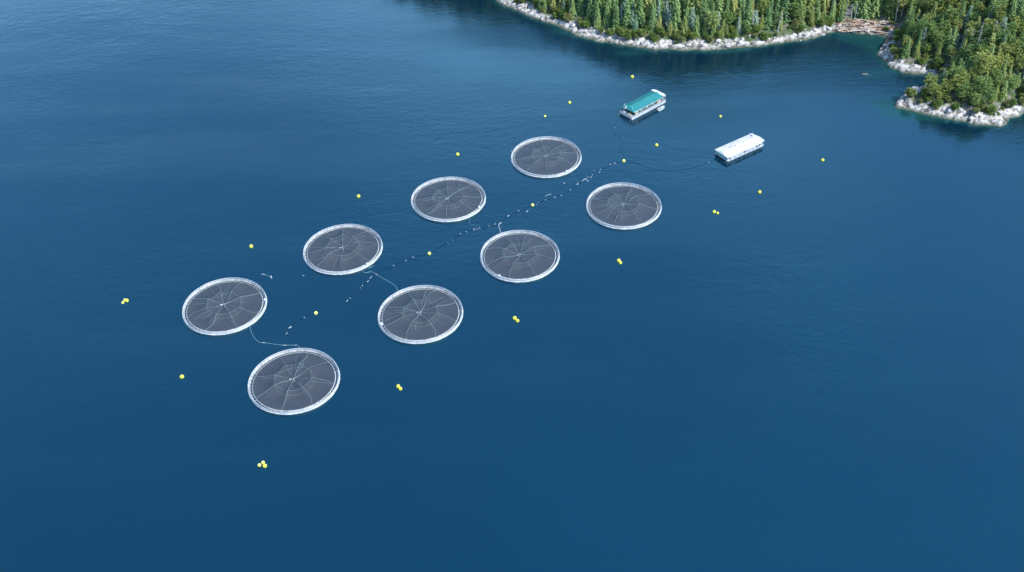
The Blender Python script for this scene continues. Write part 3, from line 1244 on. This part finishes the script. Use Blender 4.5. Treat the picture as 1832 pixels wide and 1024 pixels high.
pens = [  # centre x, y from the survey; spoke angle; label
    (21.9, 494.5, -84, 'round fish pen nearest the green roofed barge, top of the back row'),
    (-32.7, 456.9, -85, 'round fish pen second from the top in the back row'),
    (-85.5, 416.4, -84, 'round fish pen third from the top in the back row'),
    (-138.1, 375.4, -107.6, 'leftmost round fish pen, bottom of the back row'),
    (60.7, 445.5, -107, 'rightmost round fish pen, top of the front row'),
    (4.4, 406.2, -107, 'round fish pen second from the top in the front row'),
    (-43.6, 364.9, -110, 'round fish pen third from the top in the front row'),
    (-97.7, 323.6, -100, 'nearest and largest looking round fish pen, bottom of the front row')]
gear = {0: (1010, 305), 1: (853, 371), 2: (653, 471), 3: (471, 538), 5: (897, 491), 6: (683, 581)}
for i, (x, y, a, lab) in enumerate(pens):
    o = make_pen(100+i)
    o.location = (x, y, 0)
    o.rotation_euler.z = math.radians(a)
    tag(o, lab, 'fish pen', 'round fish pens moored in two rows')
bpy.context.view_layer.update()
for i, (u, v) in gear.items():
    x, y, a, lab = pens[i]
    p = px(u, v, .9)
    q = Vector((p.x-x, p.y-y))
    q = q.normalized()*(R_OUT-.7)
    rt = [o for o in COL.objects if o.name.startswith('fish_pen') and (o.location.xy-Vector((x, y))).length < .5][0]
    m_ = MB().box((0, 0, .55), (1.1, .8, .9)).box((0, 0, 1.06), (1.25, .95, .12)).build('gear_box', M['white'], rt)
    rz = -math.radians(a)
    m_.location = (q.x*math.cos(rz)-q.y*math.sin(rz), q.x*math.sin(rz)+q.y*math.cos(rz), .45)

# ------------------------------------------------------------------ yellow buoys
def buoy(mt):
    root = empty('mooring_buoy')
    V, F = [], []
    prof = [(0, -.55), (.45, -.48), (.74, -.15), (.80, .18), (.74, .55), (.5, .92), (.22, 1.08), (0, 1.10)]
    n = 16
    for r, z in prof:
        for k in range(n):
            V.append((r*math.cos(2*PI*k/n), r*math.sin(2*PI*k/n), z))
    for j in range(len(prof)-1):
        for k in range(n):
            l = (k+1) % n
            F.append((j*n+k, j*n+l, (j+1)*n+l, (j+1)*n+k))
    parts = [MB().add(V, F).build('float', mt, root, True)]
    parts.append(MB().tube([(.16*math.cos(t), 0, 1.16+.16*math.sin(t)) for t in [2*PI*k/10 for k in range(10)]], .045, 5, True).build('lifting_ring', M['steel'], root))
    parts.append(MB().tube([(.81*math.cos(t), .81*math.sin(t), .2) for t in [2*PI*k/20 for k in range(20)]], .05, 5, True).build('fender_band', M['black'], root))
    return root, parts


yb, wb = buoy(M['buoy']), buoy(M['buoy_white'])
BU = [(1131, 137, 1.1, 0, 'yellow buoy nearest the forest shore, beyond the green roofed barge'),
      (1019, 183, 1.0, 0, 'yellow buoy left of the green roofed barge, upper of two'),
      (975, 208, .75, 0, 'small yellow buoy left of the green roofed barge, above the top pen'),
      (1289, 208, .85, 0, 'yellow buoy beyond the white barge, between it and the shore'),
      (1175, 259, 1.0, 0, 'yellow buoy in open water between the two barges'),
      (1116, 287.5, 1.0, 1, 'pale yellow buoy at the upper end of the floating feed line'),
      (1472, 286, 1.0, 0, 'rightmost yellow buoy of all, right of the white barge'),
      (1359, 343, 1.0, 0, 'yellow buoy below the right end of the white barge'),
      (819, 276, 1.05, 0, 'yellow buoy between the two upper left pens, on their far side'),
      (641, 350.5, 1.05, 0, 'yellow buoy behind the gap of the second and third back row pens'),
      (449, 440.5, 1.05, 0, 'yellow buoy behind the gap of the two lowest back row pens'),
      (325, 673.5, 1.05, 0, 'yellow buoy below the leftmost pen, left of the nearest pen'),
      (565, 559.5, .95, 1, 'pale yellow buoy on the feed line, surrounded by the four lowest pens'),
      (768, 453.5, .95, 1, 'pale yellow buoy on the feed line, in the middle of the pen field'),
      (953, 366.5, .95, 1, 'pale yellow buoy on the feed line, between the four upper pens'),
      (219.5, 541, .75, 1, 'small pale yellow buoy at the far left, lowest of its cluster'),
      (223, 537, .8, 0, 'yellow buoy at the far left, middle of its cluster'),
      (227, 537.5, .9, 0, 'larger yellow buoy at the far left, rightmost of its cluster'),
      (464, 832, .8, 1, 'small pale yellow buoy at the bottom, leftmost of its cluster'),
      (470.3, 827.5, .8, 1, 'pale yellow buoy at the bottom, farthest back of its cluster'),
      (473.3, 832.5, .95, 0, 'yellow buoy at the bottom, rightmost of its cluster'),
      (712, 691, .95, 0, 'yellow buoy right of the nearest pen, upper left of its pair'),
      (716, 695, .85, 0, 'yellow buoy right of the nearest pen, lower right of its pair'),
      (920.3, 568.6, 1.05, 0, 'larger yellow buoy right of the third front row pen, upper left of its pair'),
      (926, 573.3, .9, 0, 'yellow buoy right of the third front row pen, lower right of its pair'),
      (1107, 466, 1.05, 0, 'larger yellow buoy right of the second front row pen, upper left of its pair'),
      (1109.8, 469.3, .9, 0, 'yellow buoy right of the second front row pen, lower right of its pair'),
      (1277.6, 378.3, 1.0, 0, 'yellow buoy right of the rightmost pen, larger of its pair'),
      (1283.8, 381.3, .75, 0, 'small yellow buoy right of the rightmost pen, smaller of its pair')]
usedb = [False, False]
for u, v, s, w, lab in BU:
    base = (yb, wb)[w]
    if usedb[w]: o = tree_link(*base)
    else:
        o = base[0]
        usedb[w] = True
    o.location = px(u, v, .45*s)
    o.location.z = -rnd.uniform(0, .22)*s
    o.rotation_euler = (rnd.uniform(-.3, .3), rnd.uniform(-.3, .3), rnd.uniform(0, 6))
    o.scale = (s*1.18,)*3
    tag(o, lab, 'buoy', 'mooring buoys around the fish pens')

# ------------------------------------------------------------------ floating hoses and their floats
def smooth(P, n=6):
    P = [Vector(p) for p in P]
    Q = [P[0]]+P+[P[-1]]
    out = []
    for i in range(1, len(Q)-2):
        for k in range(n):
            t = k/n
            a, b_, c, d = Q[i-1], Q[i], Q[i+1], Q[i+2]
            out.append(.5*((2*b_)+(c-a)*t+(2*a-5*b_+4*c-d)*t*t+(3*b_-a-3*c+d)*t**3))
    out.append(P[-1])
    return out


def line(name, pxs, r, m_, label, z=.05, floats=(), fm='float_white'):
    root = empty(name, px(*pxs[0], 0))
    o0 = root.location
    P = [px(u, v, z)-o0 for u, v in pxs]
    MB().tube(smooth(P), r, 6).build('hose', M[m_], root, True)
    for u, v, ln, ang, sz in floats:
        p = px(u, v, .15)-o0
        d = Vector((math.cos(ang), math.sin(ang), 0))
        MB().tube([p-d*ln/2, p-d*(ln/2-.1), p+d*(ln/2-.1), p+d*ln/2], sz*.85, 6).build('line_float', M[fm if sz > .2 else 'float_grey'], root, True)
    tag(root, label, 'feed hose')
    return root


A3 = .62
main_px = [(1116, 288), (1099, 293), (1080, 302), (1063, 308), (1050, 319), (1035, 330), (1018, 342), (1000, 352), (978, 358),
           (960, 365), (945, 370), (927, 378), (908, 388), (894, 399)]
fl = [(1099.7, 292.7, .9, A3, .3), (1091.7, 294.5, .9, A3, .22), (1074, 303.7, .8, 0, .25), (1072.6, 308.4, .9, .9, .22), (1063, 306, .6, 0, .2),
      (1059.4, 313, .8, 1.5, .25), (1057, 317.6, 1.0, 1.2, .28), (1046, 321, 3.0, .75, .24), (1041.5, 324.5, .8, .8, .2), (1050.6, 323.5, 1.8, -1.1, .35),
      (1052, 317, .9, -.8, .22), (1033, 330, 1.3, 1.2, .40), (1020.6, 340, .6, 0, .28), (1009, 328, 1.2, -.8, .3), (1004, 350, .8, .9, .26),
      (992.5, 353.5, .9, .2, .28), (984.7, 348, .8, .2, .22), (979, 349.5, 3.0, .6, .14), (976, 358, .8, .8, .2), (963.5, 362, .5, 0, .22),
      (959.8, 366, .5, 0, .2), (943, 378.4, 1.8, 1.0, .22), (927.6, 377.4, .8, 0, .24), (909.3, 386.5, 1.7, .8, .24), (885.7, 401, 1.4, 1.4, .18)]
line('feed_line', main_px, .07, 'hose_dark', 'dark floating feed line with white floats running through the upper pens', floats=fl)
line('feed_line', [(894, 400), (885, 405), (872, 406), (848, 411), (834, 415), (824, 419), (809, 430), (801, 434), (785, 444), (768, 454)],
     .09, 'hose_dark', 'faint feed line section ending at the buoy in the middle of the pens',
     floats=[(875, 405, .6, 0, .25), (857.9, 409, 1.0, -.8, .28), (853.5, 410.5, .6, 0, .26), (848, 410.8, 1.1, .8, .26), (834.3, 415, .6, 0, .27),
             (824, 418.8, .6, 0, .24), (809.6, 430, .5, 0, .18), (801, 434, .5, 0, .16)])
line('feed_line', [(768, 454), (739, 460.5), (726, 466.5), (704, 475.4), (682, 485), (665, 495), (658, 504), (648, 512), (626, 533), (618, 542)],
     .07, 'hose_dark', 'faint feed line section bending around the right side of the third back row pen',
     floats=[(739, 460.5, .7, 0, .27), (726, 466.5, 1.0, .6, .15), (704, 475.4, 1.0, .5, .16), (663.5, 496.6, 2.0, 1.1, .2), (658, 503.6, 1.5, 1.1, .2),
             (648.5, 511.4, .9, 1, .2), (644.5, 515.6, .6, 1, .15), (626.4, 533.6, .6, 0, .22), (621, 538.5, 1.4, 1.2, .22)])
line('feed_line', [(565, 560), (544, 568.6), (530, 578), (520, 585), (513, 597), (515, 604)],
     .04, 'hose_dark', 'short feed line section above the nearest pen, ending at two pale floats',
     floats=[(544.5, 568.6, .6, 0, .24), (520, 585.3, .9, .6, .3), (517.5, 587, .7, .6, .28), (513, 596.8, 1.2, 1.1, .2)])
line('feed_hose', [(894, 400), (892, 404), (894, 410), (896, 418)], .16, 'float_white', 'white hose leading from the feed line to the second front row pen',
     floats=[(894.5, 400.2, 2.3, .9, .3), (893.6, 408.5, .9, 1.8, .26)])
line('feed_hose', [(1023.5, 311), (1024.5, 317), (1033, 324), (1033, 330)], .06, 'hose_pale', 'thin hose between the top back row pen and the feed line')
line('feed_hose', [(840.6, 392), (840.6, 400.6), (848, 402.5), (856, 404.3), (857, 408)], .06, 'hose_pale', 'thin bent hose below the second back row pen')
line('feed_hose', [(649, 484), (652, 488), (657, 488), (664, 486.5), (673.3, 491), (689, 500.8), (702, 508), (709.5, 514.7), (711, 520)], .16, 'hose_pale',
     'pale hose joining the third back row pen to the third front row pen', floats=[(673.5, 491.3, 1.5, -.7, .26)])
line('feed_hose', [(656.6, 479.8), (663, 479), (668, 475.4)], .12, 'hose_pale', 'short loose hose end beside the third back row pen')
line('feed_hose', [(447.4, 583.7), (449.8, 595.6), (456, 605.8), (464, 612.6), (472, 613.4), (493.3, 616.5), (509, 618), (529, 618), (535.3, 621), (536, 628)],
     .14, 'hose_pale', 'pale hose joining the leftmost pen to the nearest pen',
     floats=[(471.5, 613.4, 1.0, 0, .25), (509, 618, 1.6, 0, .22), (529, 618, 1.2, 0, .2)])
line('feed_hose', [(469.6, 490.8), (477, 493), (484.6, 496.6)], .13, 'hose_pale', 'loose hose with a white float right of the leftmost pen',
     floats=[(471, 491.2, 1.8, -.2, .26), (485, 496, 1.8, -1.2, .42)])
line('feed_hose', [(1116, 288), (1129, 289), (1144.5, 294), (1168, 302.7), (1189, 306.6), (1213, 305.6), (1246, 298.8), (1267.6, 291), (1276, 287)], .05, 'hose_dark',
     'dark sagging hose from the feed line to the white barge', floats=[(1268, 291, 1.0, 0, .18)])
line('feed_hose', [(1116, 288), (1115, 276), (1108, 268), (1115, 258.7), (1109, 247), (1099, 238), (1099, 228), (1107, 209)], .045, 'hose_dark',
     'dark winding hose from the feed line to the green roofed barge', floats=[(1099.2, 228.4, 1.1, 1.3, .2)])
for u, v, lab in ((542.7, 493.6, 'tiny pale float drifting left of the third back row pen'),
                  (914.5, 271, 'tiny pale float at the left side of the top back row pen')):
    o = MB().tube([(-.35, 0, 0), (0, 0, .12), (.35, 0, 0)], .25, 6).build('small_float', M['float_grey'], None, True)
    o.location = px(u, v, .1)
    tag(o, lab, 'float')


# ------------------------------------------------------------------ barges
def frame_from(a, b_, c):
    """a: left water corner, b_: nearest corner, c: far right corner -> centre, heading, length, width"""
    a, b_, c = px(*a), px(*b_), px(*c)
    ax = (c-b_)
    Ln = ax.length
    ax.normalize()
    wv = (a-b_)
    Wd = wv.length
    wv.normalize()
    off = (math.atan2(wv.y, wv.x)-math.atan2(ax.y, ax.x)) % (2*PI)-PI/2      # how far the surveyed corner is from square
    print('OFF', math.degrees(off))
    ax = Matrix.Rotation(off*.3, 3, 'Z') @ ax
    Ln += 2.2
    nrm = Vector((-ax.y, ax.x, 0))
    cen = b_+ax*Ln/2+nrm*Wd/2
    return cen, math.atan2(ax.y, ax.x), Ln, Wd


def gable(mb, x0, x1, hw, ze, zr, hip0=0.0, hip1=0.0, yc=0.0, th=.12):
    vs = []
    for dz in (0, -th):
        vs += [(x0, yc-hw, ze+dz), (x1, yc-hw, ze+dz), (x1, yc+hw, ze+dz), (x0, yc+hw, ze+dz), (x0+hip0, yc, zr+dz), (x1-hip1, yc, zr+dz)]
    fs = [(0, 1, 5, 4), (2, 3, 4, 5), (1, 2, 5), (3, 0, 4), (7, 6, 10, 11), (9, 8, 11, 10), (8, 7, 11), (6, 9, 10),
          (0, 6, 7, 1), (1, 7, 8, 2), (2, 8, 9, 3), (3, 9, 6, 0)]
    return mb.add(vs, fs)


def seams(mb, x0, x1, hw, ze, zr, n, yc=0.0, r=.05):
    for k in range(n):
        x = x0+(x1-x0)*(k+.5)/n
        for s in (-1, 1):
            mb.tube([(x, yc+s*hw, ze+.04), (x, yc, zr+.04)], r, 4)
    return mb


# --- green roofed barge
cen, rz, LN, WD = frame_from((1105, 206.5), (1130, 216), (1190.5, 188.5))
print('GREEN', cen, math.degrees(rz), LN, WD)
g = empty('green_barge', cen, rz)
tag(g, 'floating feed barge with a long bright green roof and pale hull', 'barge')
LX = LN/2
hw = WD/2
hb = MB()
V = [(-LX+.9, -hw, -.6), (LX-.9, -hw, -.6), (LX-.9, hw, -.6), (-LX+.9, hw, -.6), (-LX, -hw, 1.25), (LX, -hw, 1.25), (LX, hw, 1.25), (-LX, hw, 1.25)]
hb.add(V, [(3, 2, 1, 0), (4, 5, 6, 7), (0, 1, 5, 4), (1, 2, 6, 5), (2, 3, 7, 6), (3, 0, 4, 7)])
hb.build('hull', M['hull'], g)
MB().box((0, 0, 1.29), (LN-.3, WD-.3, .08)).build('deck', M['deck'], g)
rub = MB()
rub.box((0, -hw-.08, 1.0), (LN, .16, .22)).box((0, hw+.08, 1.0), (LN, .16, .22)).box((-LX-.08, 0, 1.0), (.16, WD, .22)).box((LX+.08, 0, 1.0), (.16, WD, .22))
rub.build('rubbing_strake', M['white'], g)
for s, nm in ((-1, 'bulwark'), (1, 'bulwark')):
    MB().box((0, s*(hw-.1), 1.75), (LN-.1, .14, .85)).build(nm, M['wwall'], g)
MB().box((-LX+.1, 0, 1.85), (.16, WD-.5, 1.0)).build('bulwark', M['white'], g)
MB().box((LX-.1, 0, 1.75), (.16, WD-.5, .85)).build('bulwark', M['white'], g)
rail = MB()
for k in range(24):
    x = -LX+.3+k*(LN-.6)/23
    rail.tube([(x, -hw+.1, 2.2), (x, -hw+.1, 2.75)], .045, 4)
rail.tube([(-LX+.3, -hw+.1, 2.75), (LX-.3, -hw+.1, 2.75)], .05, 4)
rail.build('railing', M['white'], g)
hx0, hx1, hy = -LX+3.6, LX-2.0, hw-1.0
MB().box(((hx0+hx1)/2, .3, 2.9), (hx1-hx0, hy*2, 3.2)).build('house_wall', M['green_wall'], g)
nwin = 8
for k in range(nwin):
    x = hx0+3.4+k*(hx1-hx0-6.6)/(nwin-1)
    if k % 2 == 0:
        MB().box((x, .3-hy-.04, 3.45), (1.3, .10, 1.2)).build('window_frame', M['white'], g)
        w_ = MB().box((x, .3-hy-.10, 3.45), (.9, .05, .8)).build('window_pane', M['glass'], g)
    else:
        MB().box((x, .3-hy-.05, 3.3), (1.35, .10, 1.7)).build('wall_panel', M['white'], g)
MB().box((hx0+.9, .3-hy-.55, 2.85), (1.9, .9, 2.8)).build('storage_locker', M['beige'], g)
MB().box((hx1-3.6, .3-hy-.5, 2.35), (3.0, .8, 2.0)).build('storage_locker', M['beige'], g)
for y_ in (-1.6, .3, 2.2):
    MB().box((hx0-.04, y_, 3.3), (.10, 1.1, 1.1)).build('window_frame', M['white'], g)
    MB().box((hx0-.10, y_, 3.3), (.05, .75, .75)).build('window_pane', M['glass'], g)
rf = gable(MB(), hx0-1.5, hx1-.2, hy+.95, 4.45, 5.9, 1.7, 0, .3).build('roof', M['green_roof'], g)
seams(MB(), hx0+1.2, hx1-.4, hy+.95, 4.45, 5.9, 26, .3).build('roof_seams', M['green_roof'], rf)
MB().tube([(hx0+.4, .3, 5.94), (hx1-.2, .3, 5.94)], .13, 6).build('ridge_cap', M['green_roof'], rf)
gt = MB().box(((hx0+hx1)/2-.8, .3-hy-1.0, 4.38), (hx1-hx0+1.2, .12, .16))
gt.build('gutter', M['white'], rf)
# white upper deck roof at the far end
ud = MB()
V = []
for z_ in (5.0, 5.25):
    V += [(hx1-.2, -hw-.1, z_), (LX-.5, -hw-.1, z_), (LX+.3, -hw+1.8, z_), (LX+.3, hw-1.2, z_), (LX-.8, hw+.2, z_), (hx1-.2, hw+.2, z_)]
ud.add(V, [(5, 4, 3, 2, 1, 0), (6, 7, 8, 9, 10, 11)]+[(i, (i+1) % 6, (i+1) % 6+6, i+6) for i in range(6)])
ud.build('end_canopy', M['white'], g)
for x, y_ in ((LX-.4, -hw+.3), (LX-.4, hw-.4), (hx1+.2, -hw+.3), (hx1+.2, hw-.4)):
    MB().tube([(x, y_, 1.3), (x, y_, 5.05)], .10, 6).build('canopy_post', M['white'], g)
MB().box((hx1+1.0, .3, 3.1), (1.8, 6.0, 3.4)).build('end_cabin', M['white'], g)
MB().box((LX-1.2, -hw+.5, 3.3), (1.6, .12, 1.1)).build('window_pane', M['glass'], g)
# bow gear
MB().tube([(hx0-2.0, hw-2.0, 1.3), (hx0-2.0, hw-2.0, 7.4)], .12, 6, r2=.06).build('mast', M['white'], g)
MB().tube([(hx0-2.0, hw-2.0, 6.4), (hx0-1.0, hw-1.6, 6.4), (hx0-.2, hw-1.4, 6.6)], .07, 5).build('antenna_arm', M['white'], g)
MB().tube([(hx0-1.9, hw-2.8, 4.4), (hx0-.9, hw-3.0, 5.9)], .42, 8, r2=.3).build('feed_silo_vent', M['white'], g)
MB().tube([(hx0-3.4, 2.6, 1.3), (hx0-3.4, 2.6, 3.4)], .09, 6).build('mooring_post', M['white'], g)
MB().box((-LX+1.6, -1.8, 1.95), (1.7, 2.4, 1.2)).build('winch_housing', M['beige'], g)
MB().box((-LX+1.7, 2.2, 1.85), (1.5, 1.6, 1.0)).build('deck_box', M['white'], g)
MB().tube([(hx0-.2, -1.8, 5.1), (hx0-.2, -1.8, 6.0)], .22, 6).build('exhaust_stack', M['steel'], g)
for y_ in (-hw+.3, hw-.5):
    for dx in (.4,):
        MB().tube([(-LX+dx, y_, 1.2), (-LX-1.0, y_-.2, .4), (-LX-1.8, y_-.3, -.1)], .09, 5).build('mooring_rope', M['rope'], g)

# skiff moored alongside the far end
sk = empty('skiff', px(1183, 195.5), rz+.06)
tag(sk, 'small white open skiff tied to the far side end of the green roofed barge', 'boat')
st_ = [(-3.1, .95, .10, .75), (-1.5, 1.1, 0, .78), (.5, 1.12, 0, .82), (2.0, .85, .05, .95), (3.3, .06, .35, 1.15)]
V, F = [], []
for x, w_, zb, zt in st_:
    V += [(x, -w_, zt), (x, -w_*.85, zb), (x, 0, zb-.25), (x, w_*.85, zb), (x, w_, zt), (x, w_*.86, zt), (x, w_*.7, zb+.2), (x, -w_*.7, zb+.2), (x, -w_*.86, zt)]
for i in range(len(st_)-1):
    for k in range(9):
        l_ = (k+1) % 9
        F.append((i*9+k, i*9+l_, (i+1)*9+l_, (i+1)*9+k))
F += [tuple(range(9))[::-1], tuple(36+k for k in range(9))]
MB().add(V, F).build('hull', M['white'], sk)
MB().box((.1, 0, .75), (.8, .9, 1.0), taper=.8).build('console', M['white'], sk)
MB().box((-3.3, 0, .85), (.5, .5, .9), taper=.8).build('outboard_motor', M['black'], sk)
MB().box((-1.6, 0, .5), (.4, 1.6, .12)).build('bench', M['beige'], sk)

# --- white barge
cen, rz, LN, WD = frame_from((1274.8, 278.5), (1301, 290.5), (1365.5, 267))
print('WHITE', cen, math.degrees(rz), LN, WD)
g = empty('white_barge', cen, rz)
tag(g, 'white floating feed barge with a long white metal roof and teal end wall', 'barge')
LX, hw = LN/2, WD/2
hb = MB()
V = [(-LX+.7, -hw, -.6), (LX-.9, -hw, -.6), (LX-.9, hw, -.6), (-LX+.7, hw, -.6), (-LX, -hw, 1.15), (LX, -hw, 1.15), (LX, hw, 1.15), (-LX, hw, 1.15)]
hb.add(V, [(3, 2, 1, 0), (4, 5, 6, 7), (0, 1, 5, 4), (1, 2, 6, 5), (2, 3, 7, 6), (3, 0, 4, 7)])
hb.build('hull', M['hull'], g)
MB().box((0, 0, 1.19), (LN-.2, WD-.2, .08)).build('deck', M['deck'], g)
rub = MB()
rub.box((0, -hw-.08, .95), (LN, .16, .2)).box((0, hw+.08, .95), (LN, .16, .2)).box((-LX-.08, 0, .95), (.16, WD, .2)).box((LX+.08, 0, .95), (.16, WD, .2))
rub.build('rubbing_strake', M['white'], g)
wx0, wx1, wy = -LX+.35, LX-2.0, hw-.2
MB().box(((wx0+wx1)/2, 0, 2.15), (wx1-wx0, 2*wy, 1.9)).build('side_wall', M['wwall'], g)
MB().box((wx0-.06, 0, 2.15), (.12, 2*wy-.1, 1.8)).build('end_wall', M['teal_wall'], g)
for k in range(4):
    y_ = -wy+1.1+k*(2*wy-2.2)/3
    MB().box((wx0-.15, y_, 2.2), (.06, .7, .8)).build('window_pane' if k != 1 else 'door', M['glass'] if k != 1 else M['white'], g)
for k in range(11):
    x = wx0+1.3+k*(wx1-wx0-2.6)/10
    if k in (0, 5, 9, 10):
        MB().box((x, -wy-.04, 2.15), (.8, .08, 1.4)).build('doorway', M['glass'], g)
    else:
        MB().box((x, -wy-.06, 2.15), (1.3, .12, 1.0)).build('shutter', M['white'], g)
for k in range(7):
    x = wx0+2.3+k*(wx1-wx0-4.6)/6
    MB().box((x, -hw-.25, 1.35), (.9, .4, .45)).build('deck_crate', M['hull'], g)
V = []
ze, zr, rw = 3.15, 4.15, hw+.35
rfm = gable(MB(), -LX-.5, LX-1.8, rw, ze, zr, .8, 0)
rf = rfm.build('roof', M['roof_white'], g)
seams(MB(), -LX+.3, LX-2.0, rw, ze, zr, 30, r=.045).build('roof_seams', M['roof_white'], rf)
MB().tube([(-LX+.4, 0, zr+.03), (LX-1.8, 0, zr+.03)], .12, 6).build('ridge_cap', M['roof_white'], rf)
for x in (-LX+6.2, -LX+7.9, -LX+10.5, -LX+17):
    MB().box((x, .35, zr+.12), (.75, .45, .3)).build('ridge_vent', M['rust'], rf)
ud = MB()
V = []
for z_ in (3.3, 3.5):
    V += [(LX-1.9, -rw, z_), (LX+.6, -rw+.6, z_), (LX+1.0, -.5, z_), (LX-.2, rw-.4, z_), (LX-1.9, rw, z_)]
ud.add(V, [(4, 3, 2, 1, 0), (5, 6, 7, 8, 9)]+[(i, (i+1) % 5, (i+1) % 5+5, i+5) for i in range(5)])
ud.build('end_canopy', M['white'], g)
for x, y_ in ((LX-.2, -hw+.5), (LX-.6, hw-.8), (LX-1.6, -hw+.3)):
    MB().tube([(x, y_, 1.2), (x, y_, 3.35)], .10, 6).build('canopy_post', M['white'], g)
MB().tube([(LX-1.2, hw-1.8, 3.4), (LX-1.2, hw-1.8, 5.6)], .10, 5, r2=.05).build('mast', M['white'], g)
MB().box((LX-1.6, hw-2.2, 4.0), (1.2, 1.4, 1.0)).build('feed_hopper', M['white'], g)
for y_ in (-hw+.4, hw-.4):
    MB().tube([(-LX+.2, y_, 1.1), (-LX-.9, y_-.2, .4), (-LX-1.6, y_-.3, -.1)], .08, 5).build('mooring_rope', M['rope'], g)
